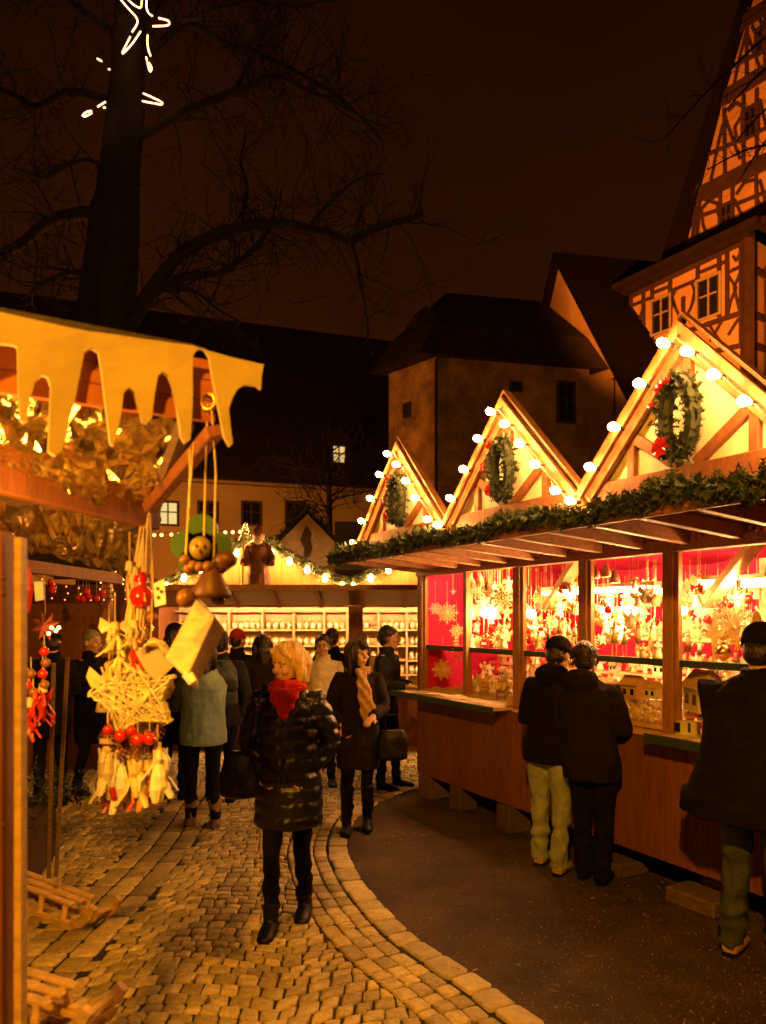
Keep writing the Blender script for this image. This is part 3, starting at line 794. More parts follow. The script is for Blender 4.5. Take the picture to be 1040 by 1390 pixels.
# lower rack of many little straw goods
# lower display, a sloping tray of little straw figures
tr = tag((lambda m: m.build('display_tray', M['pale_wood'], loc=W(2.75, -.2, 1.09)))(MB().box(W(2.78, -.22, 1.10), (.62, .26, .03), RM)), 'shallow wooden tray full of gold ornaments on the fourth window counter', 'tray')
for k in range(26):
    s = 2.50 + (k % 9) * .068 + R.uniform(-.01, .01); o_ = -.12 - (k // 9) * .075; p = W(s, o_, 1.145 + (k // 9) * .03)
    m = MB()
    for j in range(9):
        d = V((R.gauss(0, 1), R.gauss(0, 1), R.gauss(0, 1))).normalized(); m.tube([p, p + d * .035], [.006, .003], 4)
    m.ball(p, .018, 6, 4)
    tag(m.build('straw_ornament', M['straw' if k % 3 else 'white_orn'], loc=p), 'small spiky straw ornament lying in the tray on the fourth window counter' if k % 3 else 'small white spiky ornament lying in the tray on the fourth window counter', 'ornament', 'straw ornaments in the tray' if k % 3 else 'white ornaments in the tray')
# fifth window
straw_star(I(997, 852, .30), .15, 22, 'biggest straw star in the fifth window, left of the big man')
p = I(970, 862, .22)
m = MB(); f = view(p); a = f.cross(Z1).normalized(); b = a.cross(f); pl = []
for k in range(10):
    th = PI / 2 + k * PI / 5; r_ = (.19 if k == 5 else .11) if k % 2 == 1 else .035
    th += 0
for k in range(8):
    th = PI / 2 + k * PI / 4; r_ = [.17, .03, .075, .03, .24, .03, .075, .03][k]; pl.append((r_ * math.cos(th), r_ * math.sin(th)))
m.prism(pl, p, a, b, .02); o = tag(m.build('paper_star', M['straw'], loc=p), 'long pointed paper star hanging in the fifth window', 'star')
m = MB(); hook(m, p + Z1 * .17, .1); m.build('thread', M['straw'], o)
p = I(1027, 846, .12); m = MB(); m.lathe([(.055, -.07), (.038, 0), (.018, .06), (.006, .075)], p, 12)
o = tag(m.build('bell', M['pale_wood'], loc=p, smooth=True), 'pale bell hanging above the head of the big man', 'bell'); m = MB(); hook(m, p + Z1 * .07, .15); m.build('thread', M['straw'], o)
straw_star(I(958, 826, .45), .11, 14, 'white star below the tube lamp of the fifth window', mt_='white_orn')
long_figure(I(934, 856, .25), .26, 'brown puppet beside the thick post in the fifth window', 'brown_orn')
long_figure(I(950, 866, .45), .2, 'white puppet under the white star in the fifth window', 'white_orn')
bauble(I(982, 885, .25), .055, 'gold bauble under the biggest straw star', 'gold')
bauble(I(1012, 876, .2), .04, 'gold bauble beside the shoulder of the big man', 'gold')
fir_toy(I(974, 930, .25) - Z1 * .06, .17, 'gold toy tree on the counter left of the big man', 'straw')
straw_star(I(968, 918, .40), .10, 14, 'gold star low in the fifth window, above the model stable', mt_='gold')
cottage(I(955, 962, .22) - Z1 * .02, .24, 'grey model stable with big roof on the fifth window counter', 'white_orn', yaw=.5)
for k, (x, y, z) in enumerate(((939, 975, .1), (925, 990, .05))):
    p = W(0, 0, 1.088) + (I(x, y, z) - W0); p = I(x, y, z); p.z = 1.09
    m = MB(); m.box(p + Z1 * .045, (.10, .07, .09), RM @ rotz(.3)); o = tag(m.build('gift_box', M['white_orn'], loc=p, bevel=.004), ('white picture box standing before the model stable', 'small white picture box at the left end of the right counter')[k], 'box')
    m = MB(); m.box(p + Z1 * .05 + NO * .04, (.06, .006, .06), RM @ rotz(.3)); m.build('label', M['win_dark'], o)
p = W(3.42, -.1, 1.089); m = MB(); m.add(*cloth(lambda a, b: W(3.2 + a * .5, .14 - b * .4, 1.094 + .012 * noise.noise(V((a * 9, b * 9, 2)))), 14, 10))
tag(m.build('paper_sheet', M['white_orn'], loc=p, smooth=True), 'pale crumpled sheet spread on the right counter', 'sheet')
# snow of cotton wool on the left counter
m = MB(); m.add(*cloth(lambda a, b: W(.05 + a * 1.42, .12 - b * .5, 1.095 + (.03 + .05 * b) * (.6 + .8 * noise.noise(V((a * 7, b * 5, 1)))) * (1 if 0 < a < 1 and 0 < b < 1 else .05)), 60, 24))
tag(m.build('cotton_wool', M['felt'], loc=W(.7, -.1, 1.09), smooth=True), 'lumpy white cotton wool snow spread over the left counter', 'cotton wool')
for k, (s, o_, h, kind, lb) in enumerate((
        (.95, -.10, .20, 'd', 'toy reindeer standing in the cotton wool beside the thin post'),
        (1.15, -.18, .20, 'a', 'white angel standing in the cotton wool behind the little horse'),
        (1.28, -.05, .15, 'd', 'little wooden horse nearest the main post in the cotton wool'),
        (1.40, -.22, .22, 't', 'straw tree beside the main post in the cotton wool'),
        (.55, -.20, .14, 'a', 'small straw angel in the cotton wool under the first window'),
        (1.02, -.30, .26, 't', 'tall straw tree at the back of the cotton wool'))):
    p = W(s, o_, 1.12)
    if kind == 'd': reindeer(p, h, lb, 'pale_wood' if k == 0 else 'brown_orn', yaw=-2.4 + k)
    elif kind == 'a': angel(p, h, lb, 'white_orn' if k == 1 else 'straw', hang=False)
    else: fir_toy(p, h, lb)
# goods on the inner racks and hanging thickly behind: bells, baubles, angels in rows
rows = [('third', 1.62, 2.28), ('fourth', 2.42, 3.05), ('fifth', 3.22, 3.9)]
cnt = 0
for wn, a, b in rows:
    for lvl, z, o_ in (('upper', 1.695, -1.12), ('lower', 1.435, -1.1)):
        for k in range(6):
            s = a + .3 + (b - a) * k / 5; p = W(s, o_ + R.uniform(-.04, .04), z)
            if s < 1.92 or s > 3.68: continue
            cnt += 1
            lb = f'{"pale" if k % 2 == 0 else "brown"} angel figure in the {lvl} row of the rack inside the stall'
            angel(p, .15 + R.uniform(-.02, .03), lb, 'white_orn' if k % 2 == 0 else 'brown_orn', f'{"pale" if k % 2 == 0 else "brown"} angels on the {lvl} rack', hang=False)
hang_sp = []
for wn, x0, x1 in (('second', 640, 692), ('third', 708, 788), ('fourth', 806, 892), ('fifth', 922, 1038)):
    for k in range(38):
        x = R.uniform(x0, x1); y = R.uniform(800, 876); p = I(x, y, R.uniform(.14, .9))
        kind = (0, 1, 2, 2, 3, 1, 2)[k % 7]
        if kind == 0: bauble(p, R.uniform(.022, .036), f'red bauble hanging deep inside the {wn} window', 'red_paint', f'red baubles deep in the {wn} window', .3)
        elif kind == 1: straw_star(p, R.uniform(.06, .10), 12, f'straw star hanging deep inside the {wn} window', f'straw stars deep in the {wn} window')
        elif kind == 2: angel(p, R.uniform(.11, .18), f'white angel hanging deep inside the {wn} window', 'white_orn', f'angels deep in the {wn} window')
        else: bauble(p, R.uniform(.025, .04), f'gold bauble hanging deep inside the {wn} window', 'gold', f'gold baubles deep in the {wn} window', .3)
for wn, x0, x1 in (('second', 640, 690), ('third', 708, 735), ('fourth', 845, 890)):
    for k in range(6):
        x = x0 + (x1 - x0) * k / 5; p = I(x, 928, .45 + .1 * (k % 2)); p.z = 1.12
        angel(p, .13 + .05 * (k % 3), f'{"white" if k % 2 else "straw"} angel in the back row on the counter of the {wn} window', 'white_orn' if k % 2 else 'straw', f'{"white" if k % 2 else "straw"} back row angels of the {wn} window', hang=False)

# stepped stand behind the counter, crowded with small figures
m = MB()
for z, o_ in ((1.13, -.48), (1.26, -.66), (1.39, -.84)): m.box(W(2.5, o_, z - .012), (4.7, .17, .02), RM)
m.build('stepped_stand', M['pale_wood'], st)
for ti, (z, o_) in enumerate(((1.13, -.48), (1.26, -.66), (1.39, -.84))):
    tn = ('lowest', 'middle', 'top')[ti]
    for k in range(50):
        s = .22 + k * .088 + R.uniform(-.015, .015); p = W(s, o_ + R.uniform(-.04, .04), z); q = (k * 7 + ti * 3) % 5; h = R.uniform(.11, .16)
        if q in (0, 3): angel(p, h, f'{"white" if q == 0 else "straw"} robed figurine crowded on the {tn} step behind the counter', 'white_orn' if q == 0 else 'straw', f'{"white" if q == 0 else "straw"} figurines on the {tn} step', hang=False)
        elif q == 1: fir_toy(p, h, f'straw toy tree crowded on the {tn} step behind the counter', 'straw', f'toy trees on the {tn} step')
        elif q == 2:
            m = MB(); m.lathe([(h * .22, 0), (h * .28, h * .2), (h * .2, h * .5), (h * .08, h * .6), (h * .13, h * .75), (h * .10, h * .9), (h * .02, h)], p, 10)
            tag(m.build('candle_jar', M['gold' if k % 2 else 'red_paint'], loc=p, smooth=True), f'{"gold" if k % 2 else "red"} turned ornament standing on the {tn} step behind the counter', 'ornament', f'{"gold" if k % 2 else "red"} turned ornaments on the {tn} step')
        else: cottage(p, h * .75, f'tiny pale house standing on the {tn} step behind the counter', 'white_orn', f'tiny houses on the {tn} step')
# ---------------------------------------------------------------- the stall across the end of the lane
FD = 10.2
fs = thing('market_stall', 'lit market stall facing down the lane, with shelves of jars behind its counter', 'market stall', (-1.2, FD + .8, 0))
def fx(x, d=FD): return (x - 520) / 1000 * d
XL, XR = -3.2, 1.5
m = MB(); x = XL
while x < XR: m.box((x + .06, FD, .42), (.117, .03, .80)); x += .12
m.box(((XL + XR) / 2, FD + .03, .42), (XR - XL, .02, .80)); m.build('counter_front', M['stall_wood'], fs)
m = MB()
for a in (-2.6, -1.4, -.2, .25, .6): m.bar((a, FD - .03, .06), (a + .5, FD - .03, .78), .02, .07)
m.box(((XL + XR) / 2, FD - .025, .80), (XR - XL, .03, .07)); m.box(((XL + XR) / 2, FD - .025, .05), (XR - XL, .03, .07)); m.build('counter_brace', M['stall_wood'], fs)
m = MB(); m.box(((XL + XR) / 2, FD + .15, .855), (XR - XL + .1, .45, .035)); m.build('counter_top', M['pale_wood'], fs, bevel=.005)
for x_ in (XL + .05, fx(483), XR - .05):
    m = MB(); m.box((x_, FD + .02, 1.44), (.20 if x_ == fx(483) else .1, .07, 1.13)); m.build('post', M['stall_wood'], fs, bevel=.005)
m = MB(); m.box(((XL + XR) / 2, FD + .03, 2.05), (XR - XL, .08, .10)); m.build('lintel', M['beam'], fs)
m = MB()
fl0, fl1 = FD - .06, FD - .85
m.add([(XL, fl0, 2.03), (XR, fl0, 2.03), (XR, fl1, 2.245), (XL, fl1, 2.245), (XL, fl0, 2.05), (XR, fl0, 2.05), (XR, fl1, 2.265), (XL, fl1, 2.265)], [(3, 2, 1, 0), (4, 5, 6, 7), (0, 1, 5, 4), (1, 2, 6, 5), (2, 3, 7, 6), (3, 0, 4, 7)])
M['flap'] = mat('grey painted flap', (.22, .17, .11), .32, .2, 3, .1, 12)
flap = m.build('raised_flap', M['flap'], fs)
m = MB()
for k in range(9):
    x_ = XL + .05 + k * (XR - XL - .1) / 8; m.bar((x_, fl0, 2.008), (x_, fl1, 2.223), .06, .035)
m.bar((XL, fl1 - .01, 2.24), (XR, fl1 - .01, 2.24), .03, .07); m.build('flap_rib', M['beam'], flap)
M['jar_back'] = mat('pale shelf boards', (.70, .52, .30), .6, .15, 5)
m = MB(); sy = FD + 1.15
sx = [fx(q, sy) for q in (176, 221, 267, 313, 358, 400, 441, 472, 514, 552, 590, 630)]
m.box(((sx[0] + sx[-1]) / 2, sy + .14, 1.35), (sx[-1] - sx[0], .02, 1.5))
m.build('shelf_back', M['jar_back'], fs)
lev = [.98, 1.20, 1.42, 1.665, 1.95]
m = MB()
for z in lev: m.box(((sx[0] + sx[-1]) / 2, sy, z), (sx[-1] - sx[0], .25, .022))
for x_ in sx: m.box((x_, sy - .005, 1.4), (.03, .26, 1.15))
m.build('shelf', M['pale_wood'], fs)
m = MB(); m.box(((XL + XR) / 2, sy + .25, 1.2), (XR - XL, .04, 2.4)); m.box((XL, (FD + sy) / 2, 1.2), (.04, sy - FD + .4, 2.4)); m.box((XR, (FD + sy) / 2, 1.2), (.04, sy - FD + .4, 2.4)); m.build('rear_wall', M['stall_wood'], fs)
M['jar'] = mat('honey jar', (.75, .48, .18), .15, .2, 6, coat=.4); M['jar_lab'] = mat('jar label', (.85, .8, .68), .6, .1, 10); M['lid'] = mat('jar lid', (.6, .35, .1), .3, .2, 6, metal=.6)
proto = None
for zi, z in enumerate(lev[:-1]):
    for bi in range(len(sx) - 1):
        n = int((sx[bi + 1] - sx[bi] - .05) / .092)
        for k in range(n):
            if R.random() < .06: continue
            p = V((sx[bi] + .055 + (k + .5) * ((sx[bi + 1] - sx[bi] - .06) / n) - .02, sy - .06 + R.uniform(-.02, .02), z + .012))
            if proto is None:
                proto = thing('honey_jar', 'jar with pale label and lid on the lit shelves of the stall across the lane', 'jar', p, 'jars on the lit shelves')
                mm = MB(); mm.lathe([(.036, 0), (.038, .02), (.038, .10), (.030, .115)], p, 10); mm.build('glass_body', M['jar'], proto, smooth=True)
                mm = MB(); mm.lathe([(.0388, .03), (.0388, .09)], p, 10); mm.build('label_band', M['jar_lab'], proto, smooth=True)
                mm = MB(); mm.lathe([(.034, .1155), (.034, .135)], p, 10); mm.build('lid', M['lid'], proto)
                ch = kids(proto)
            else: copy_tree(proto, p, R.uniform(0, 6), group='jars on the lit shelves', ch=ch)
M['assumed_lamp_far'] = glow('assumed lamp of far stall', (1, .50, .17), 250)
for k in range(3):  # assumed tube lamps, hidden behind the lintel to light the jar shelves
    a = (-2.9, -1.2, .05)[k]; b = (-1.5, -.2, 1.2)[k]
    o = thing('tube_lamp', ('left', 'middle', 'right')[k] + ' assumed unseen tube lamp under the lintel of the stall across the lane', 'lamp', ((a + b) / 2, FD + .14, 2.065))
    m = MB(); m.tube([(a, FD + .14, 2.065), (b, FD + .14, 2.065)], .02, 8); m.build('tube', M['assumed_lamp_far'], o)
    m = MB(); m.box(((a + b) / 2, FD + .14, 2.105), (b - a, .06, .03)); m.build('housing', M['pale_wood'], o)
# wares on the counter
for k in range(14):
    x_ = -2.3 + k * .2; p = V((x_, FD + .12 + R.uniform(-.05, .08), .873))
    if k > 11: p.x += .5
    m = MB(); h = R.uniform(.10, .20); m.box(p + Z1 * h / 2, (.13, .10, h), rotz(R.uniform(-.3, .3)))
    o = tag(m.build('honey_box', M['jar_lab'] if k % 2 else M['pale_wood'], loc=p, bevel=.004), ('white' if k % 2 else 'wooden') + ' small box of wares on the counter of the stall across the lane', 'box', ('white' if k % 2 else 'wooden') + ' boxes on the far counter')
# gables of the far stall
M['gable_far'] = mat('ochre gable boards', (.44, .22, .065), .6, .2, 2.5, .1, 12, stretch=(8, 8, 1))
def low_gable(name, cx_, hw, z0, z1, d, mt_, dark=None):
    m = MB(); x = -hw
    while x < hw - .01:
        e = min(x + .14, hw); f_ = lambda q: z1 - (z1 - z0) * abs(q) / hw
        if x < 0 < e: poly = [(x + .002, z0), (e - .002, z0), (e - .002, f_(e)), (0, z1), (x + .002, f_(x))]
        else: poly = [(x + .002, z0), (e - .002, z0), (e - .002, max(f_(e), z0 + .001)), (x + .002, max(f_(x), z0 + .001))]
        m.prism(poly, (cx_, d, 0), (1, 0, 0), (0, 0, 1), .03); x = e
    g_ = m.build('gable', M[mt_], fs)
    for sg in (-1, 1):
        m = MB(); t = V((sg * hw * 1.06, 0, -(z1 - z0) * 1.06)); a = V((cx_, d - .12, z1 + .05)); b = a + t; bk = V((0, 2.2, 0)); u = Z1 * .04
        m.add([a, b, b + bk, a + bk, a + u, b + u, b + bk + u, a + bk + u], [(0, 1, 2, 3), (7, 6, 5, 4), (0, 4, 5, 1), (1, 5, 6, 2), (2, 6, 7, 3), (3, 7, 4, 0)])
        m.build('roof', M['roof_dark'], g_)
    return g_
gd = FD - .35
ax_, az_ = P(347, 734, gd - .15).x, P(347, 734, gd).z
low_gable('g', ax_, 1.22, 2.275, az_, gd, 'gable_far')
low_gable('g', ax_ + 2.44, 1.22, 2.275, az_, gd, 'gable_far')
for gi, (cx_, nm) in enumerate(((ax_, 'left'), (ax_ + 2.44, 'right'))):
    path = [V((cx_ - 1.28, gd - .16, 2.28)), V((cx_ - .6, gd - .16, 2.28 + (az_ - 2.28) * .5 - .02)), V((cx_, gd - .16, az_ + .06)), V((cx_ + .6, gd - .16, 2.28 + (az_ - 2.28) * .5 - .02)), V((cx_ + 1.28, gd - .16, 2.28))]
    m = garland(path, .05, .07, 5)
    tag(m.build('fir_garland', M['fir'], loc=path[2]), f'fir garland along the rakes of the {nm} ochre gable of the stall across the lane', 'garland')
    o = thing('light_string', f'warm bulbs strung below the garland of the {nm} ochre gable across the lane', 'light string', path[2])
    m = MB(); m.tube([q + V((0, -.05, -.06)) for q in path], .006, 4); m.build('cable', M['cable'], o)
    for k in range(11):
        t = -1.15 + k * .23; z = az_ - (az_ - 2.28) * abs(t) / 1.28 - .03
        m = MB(); m.lathe([(.012, .03), (.018, .02), (.032, -.015), (.034, -.035), (.022, -.058), (.004, -.066)], (cx_ + t, gd - .24, z - .03), 8); m.build('bulb', M['bulb'], o, smooth=True)
# carved robed figure standing on the flap
def robed(p, h):
    o = thing('carved_figure', 'carved bearded figure in a brown robe standing before the ochre gable across the lane', 'figure', p)
    M['robe'] = mat('dark brown robe', (.12, .04, .025), .7, .3, 8, .2, 20)
    mb = MB(); mb.lathe([(h * .20, 0), (h * .19, h * .1), (h * .15, h * .45), (h * .155, h * .66), (h * .11, h * .74)], p, 14)
    for sg in (-1, 1): mb.tube([p + V((sg * h * .13, 0, h * .68)), p + V((sg * h * .22, -h * .03, h * .50)), p + V((sg * h * .21, -h * .12, h * .40))], [h * .06, h * .065, h * .07], 8)
    from_mesh('robe', remesh(MBoff(mb, p), .012, 3, lambda c, n: .008 * noise.noise(c * 14)), M['robe'], o)
    mb = MB(); mb.ball(p + Z1 * h * .80, (h * .075, h * .08, h * .095), 10, 8); mb.ball(p + V((0, -h * .075, h * .80)), h * .02, 6, 5); mb.build('head', M['skin'], o, smooth=True)
    mb = MB(); mb.lathe([(h * .01, h * .56), (h * .06, h * .64), (h * .08, h * .74), (h * .05, h * .79)], p + V((0, -h * .06, 0)), 10); mb.build('beard', M['white_orn'], o, smooth=True)
    mb = MB(); mb.lathe([(h * .10, h * .83), (h * .095, h * .90), (h * .06, h * .97), (h * .01, h * 1.01)], p, 12); mb.build('hood', M['robe'], o, smooth=True)
    mb = MB(); mb.tube([p + V((-h * .23, -h * .13, 0)), p + V((-h * .21, -h * .12, h * .95))], h * .016, 6); mb.build('staff', M['pale_wood'], o)
def MBoff(mb, p):
    mb.v = [q - V(p) for q in mb.v]; return mb
robed(V((P(350, 795, gd - .42).x, gd - .36, 2.215)), .82)
# small dark hut roof with a carved wall behind
h0 = P(418, 694, 13.0)
hut = thing('market_hut', 'small dark hut behind the far stall, its gable edged with fir and a carved ornament', 'hut', (h0.x, 13, 0))
m = MB(); m.prism([(-.75, 0), (2.4, 0), (2.4, 2.6), (.75, 2.75), (.75, 2.9), (0, h0.z - .05), (-.75, 2.95)], (h0.x, 13, 0), (1, 0, 0), (0, 0, 1), .06); m.build('gable_wall', M['plaster'], hut)
m = MB()
for a, b in (((-.85, 2.86), (0, h0.z)), ((.85, 2.86), (0, h0.z))):
    q0 = V((h0.x + a[0], 12.85, a[1])); q1 = V((h0.x, 12.85, b[1])); bk = V((0, 2.6, 0)); u = Z1 * .06
    m.add([q0, q1, q1 + bk, q0 + bk, q0 + u, q1 + u, q1 + bk + u, q0 + bk + u], [(0, 1, 2, 3), (7, 6, 5, 4), (0, 4, 5, 1), (1, 5, 6, 2), (2, 6, 7, 3), (3, 7, 4, 0)])
m.box((h0.x + 1.3, 13.4, 3.0), (1.6, 1.6, 1.0)); m.build('roof', M['roof_dark'], hut)
m = MB(); m.prism([(-.05, 0), (.06, .05), (.10, .2), (.06, .34), (.09, .46), (0, .60), (-.07, .45), (-.11, .33), (-.04, .2)], (h0.x - .02, 12.95, h0.z - .85), (1, 0, 0), (0, 0, 1), .04); m.build('carving', M['oak'], hut)
path = [V((h0.x - .85, 12.8, 2.9)), V((h0.x - .42, 12.8, 2.9 + (h0.z - 2.86) * .5)), V((h0.x, 12.8, h0.z + .08)), V((h0.x + .42, 12.8, 2.9 + (h0.z - 2.86) * .5))]
m = garland(path, .04, .07, 4); tag(m.build('fir_garland', M['fir_dark'], loc=path[2]), 'dark fir garland edging the gable of the small hut', 'garland')
# little lit fir trees and fairy strings far behind
def lit_fir(p, h, label):
    o = thing('lit_fir_tree', label, 'fir tree', p)
    m = MB()
    for k in range(9):
        z = h * k / 9; r = h * .30 * (1 - k / 9.5)
        for j in range(12):
            a = 2 * PI * j / 12 + k; sprigs(m, p + V((r * .6 * math.cos(a), r * .6 * math.sin(a), z)), 2, .05, h * .09)
    m.build('crown', M['fir_dark'], o)
    m = MB(); m.tube([p - Z1 * h * .1, p + Z1 * h], [h * .03, h * .008], 6); m.build('trunk', M['bark'], o)
    m = MB()
    for k in range(46):
        t = k / 46; a = k * 2.4; r = h * .31 * (1 - t) + .02; m.ball(p + V((r * math.cos(a), r * math.sin(a), h * t)), h * .012, 5, 4)
    m.build('lights_and_glints', M['bulb_s'], o)
lit_fir(P(333, 741, 14.5), .46, 'small fir tree covered in fairy lights on a roof behind the carved figure')
lit_fir(P(153, 795, 11.5), .55, 'small lit fir tree glowing beside the dark stall on the left')
def fairy(path, n, r, label, mt_='bulb_s'):
    o = thing('fairy_light_string', label, 'light string', path[0]); pts = resample(path, .05)
    m = MB(); m.tube(pts[::4], .004, 4); m.build('cable', M['black_cable'], o)
    for k in range(n):
        q = pts[int((k + .5) * len(pts) / n)]; m = MB(); m.ball(q - Z1 * r * 1.2, r, 6, 4); m.build('bulb', M[mt_], o)
    return o
M['bulb_m'] = glow('distant bulb', (1, .36, .07), 12)
fairy([P(196, 724, 15), P(262, 722, 15), P(330, 719, 15)], 13, .035, 'row of warm bulbs along a far eave, left of the lit fir tree', 'bulb_m')
M['bulb_r'] = glow('reddish fairy bulb', (1, .22, .05), 5)
# dark stall deep on the left, with red goods
lb = thing('market_stall', 'dark market stall deep on the left, hung with fairy lights and red baubles', 'market stall', (-4.6, 9.6, 0))
m = MB(); m.box((-5.0, 9.9, 1.15), (3.6, .05, 2.3)); m.build('rear_wall', M['stall_wood'], lb)
m = MB(); m.box((-4.7, 8.9, .45), (2.6, .05, .9)); m.box((-4.7, 9.05, .92), (2.7, .5, .04)); m.build('counter', M['stall_wood'], lb)
for x_ in (-5.9, -3.35): 
    m = MB(); m.box((x_, 8.95, 1.2), (.1, .1, 2.4)); m.build('post', M['beam'], lb)
m = MB(); m.add([(-6.4, 8.4, 2.35), (-3.1, 8.4, 2.35), (-3.1, 10.3, 3.2), (-6.4, 10.3, 3.2), (-6.4, 8.4, 2.41), (-3.1, 8.4, 2.41), (-3.1, 10.3, 3.26), (-6.4, 10.3, 3.26)], [(3, 2, 1, 0), (4, 5, 6, 7), (0, 1, 5, 4), (1, 2, 6, 5), (2, 3, 7, 6), (3, 0, 4, 7)]); m.build('roof', M['roof_dark'], lb)
for k in range(3):
    fairy([P(36, 776 + k * 14, 8.7 - .1 * k), P(90, 795 + k * 9, 8.7 - .1 * k), P(176, 800 + k * 6, 8.7 - .1 * k)], 9, .009, ('upper', 'middle', 'lower')[k] + ' sagging string of tiny fairy lights on the dark left stall', 'bulb_r')
for k in range(9):
    p = P((107, 113, 121, 130, 139, 70, 71, 72, 118)[k], (812, 813, 810, 812, 805, 790, 801, 798, 802)[k], 8.4); p.x += R.uniform(-.01, .01)
    bauble(p, .04, 'shiny red bauble hanging in the dark stall on the left', 'red_paint', 'red baubles in the dark left stall', .2)
# pale picture boards in the same stall
m = MB(); p = P(100, 765, 9.8); m.box(p, (.62, .03, .42)); tag(m.build('display_board', M['win_dark'], loc=p), 'dark rectangular board high behind the dark left stall', 'board')
fx_ = thing('trellis', 'crossed wooden trellis above the dark left stall', 'trellis', P(62, 750, 9))
m = MB()
for k in range(7):
    m.bar(P(34 + k * 9, 725, 9), P(30 + k * 9 + 26, 775, 9), .02, .02); m.bar(P(34 + k * 9 + 22, 725, 9.03), P(30 + k * 9, 775, 9.03), .02, .02)
m.build('lattice', M['beam'], fx_)

# ---------------------------------------------------------------- buildings behind
def slab(m, a, b, c, d_, t):
    m.add([a, b, c, d_, a + t, b + t, c + t, d_ + t], [(3, 2, 1, 0), (4, 5, 6, 7), (0, 1, 5, 4), (1, 2, 6, 5), (2, 3, 7, 6), (3, 0, 4, 7)])
A = P(210, 652, 30); B = P(560, 672, 33.6); dr = (B - A).normalized(); bk = V((-dr.y, dr.x, 0))
A2 = A - dr * 16; B2 = B + dr * 6
ho = thing('long_house', 'long plastered house with a vast dark roof closing the square behind the stalls', 'house', (A + B) / 2 * V((1, 1, 0)).length * 0 + V(((A.x + B.x) / 2, (A.y + B.y) / 2, 0)))
m = MB(); a = V((A2.x, A2.y, 0)); b = V((B2.x, B2.y, 0)); L_ = (b - a).length
m.box((a + b) / 2 + bk * 6 + Z1 * A.z / 2, (L_, 12, A.z), Matrix((dr, bk, Z1)).transposed()); m.build('wall', M['plaster_pale'], ho)
RZ = P(200, 430, 36).z
m = MB(); e = -bk * .45
slab(m, A2 + e, B2 + e, V((B2.x, B2.y, RZ)) + bk * 6, V((A2.x, A2.y, RZ)) + bk * 6, Z1 * .18)
slab(m, B2 + bk * 12.4, A2 + bk * 12.4, V((A2.x, A2.y, RZ)) + bk * 6, V((B2.x, B2.y, RZ)) + bk * 6, Z1 * .18)
ro = m.build('roof', M['tile'], ho)
m = MB(); m.bar(A2 + e + Z1 * .02, B2 + e + Z1 * .02, .14, .12); m.build('gutter', M['win_pale'], ho)
def on_house(x, y, off=0):
    # ray to the wall plane
    r = V(((x - 520) / 1000, 1, -(y - 839) / 1000)); o = V((0, 0, CAMH)); n = bk; A0 = A - bk * off
    t = n.dot(A0 - o) / n.dot(r); return o + r * t
def window(parent, c, ax, w_, h_, lit, nrm, mull=2, frame='win_frame'):
    m = MB(); r = Matrix((ax, nrm, Z1)).transposed()
    for sx_ in (-1, 1): m.box(c + ax * sx_ * w_ / 2 + nrm * .03, (.09, .08, h_ + .09), r)
    for sz in (-1, 1): m.box(c + Z1 * sz * h_ / 2 + nrm * .032, (w_ - .09, .084, .09), r)
    m.box(c + nrm * .026, (.06, .06, h_ - .09), r)
    m.box(c + nrm * .022 + Z1 * h_ * .06, (w_ - .09, .05, .05), r)
    f_ = m.build('window', M[frame], parent)
    m = MB(); m.box(c + nrm * .008, (w_, .012, h_), r); m.build('pane', M[lit], f_); return f_
M['win_white'] = glow('bright window', (1, .70, .25), .95)
for x_, lit in ((228, 'win_white'), (282, 'win_dark'), (341, 'win_dark'), (400, 'win_dark'), (150, 'win_dark')):
    window(ho, on_house(x_, 697), dr, .78, .95, lit, -bk)
dm = MB(); c = on_house(460, 617, -.35)
dm.box(c + bk * .9, (1.15, 1.8, 1.3), Matrix((dr, bk, Z1)).transposed()); dmo = dm.build('dormer', M['tile'], ho)
dm = MB(); dm.prism([(-.75, .6), (.75, .6), (0, 1.15)], c + bk * .85, dr, Z1, 1.9); dm.build('dormer_roof', M['tile'], dmo)
window(dmo, c, dr, .62, .80, 'win_lit', -bk)
# gatehouse
gt = thing('gatehouse', 'dim plastered gatehouse with hipped dark roof behind the two smaller gables', 'building', (2.4, 27, 0))
C0 = P(592, 480, 26); CL = P(528, 503, 27.8); CR = P(800, 497, 27.3)
for q in (CL, CR): q.z = C0.z
def wallq(m, a, b, z0, z1, th, out):
    d_ = (b - a); d_.z = 0; L_ = d_.length; d_.normalize(); n = V((d_.y, -d_.x, 0))
    if n.dot(out) < 0: n = -n
    m.box((a + b) / 2 * 1 + V((0, 0, -(a.z + b.z) / 2 + (z0 + z1) / 2)) - n * th / 2, (L_, th, z1 - z0), Matrix((d_, V((-d_.y, d_.x, 0)), Z1)).transposed()); return d_, n
m = MB(); bkp = V((CL.x + CR.x - C0.x, CL.y + CR.y - C0.y, 0))
base = [V((q.x, q.y, 0)) for q in (CL, C0, CR, bkp)]; top = [V((q.x, q.y, C0.z)) for q in base]
m.add(base + top, [(0, 1, 5, 4), (1, 2, 6, 5), (2, 3, 7, 6), (3, 0, 4, 7), (4, 5, 6, 7)]); m.build('wall', M['plaster'], gt)
m = MB()
cen = sum(top, V((0, 0, 0))) / 4
ev = [q + (q - cen).normalized() * .75 - Z1 * .12 for q in top]
md = [q.lerp(cen, .18) + Z1 * 1.15 for q in ev]
rA = P(606, 397, 28.6); rB = P(737, 411, 29.4); rB.z = rA.z
m.add(ev + md + [rA, rB], [(0, 1, 5, 4), (1, 2, 6, 5), (2, 3, 7, 6), (3, 0, 4, 7), (5, 6, 9, 8), (4, 5, 8), (6, 7, 9), (7, 4, 8, 9), (3, 2, 1, 0)]); m.build('roof', M['tile'], gt)
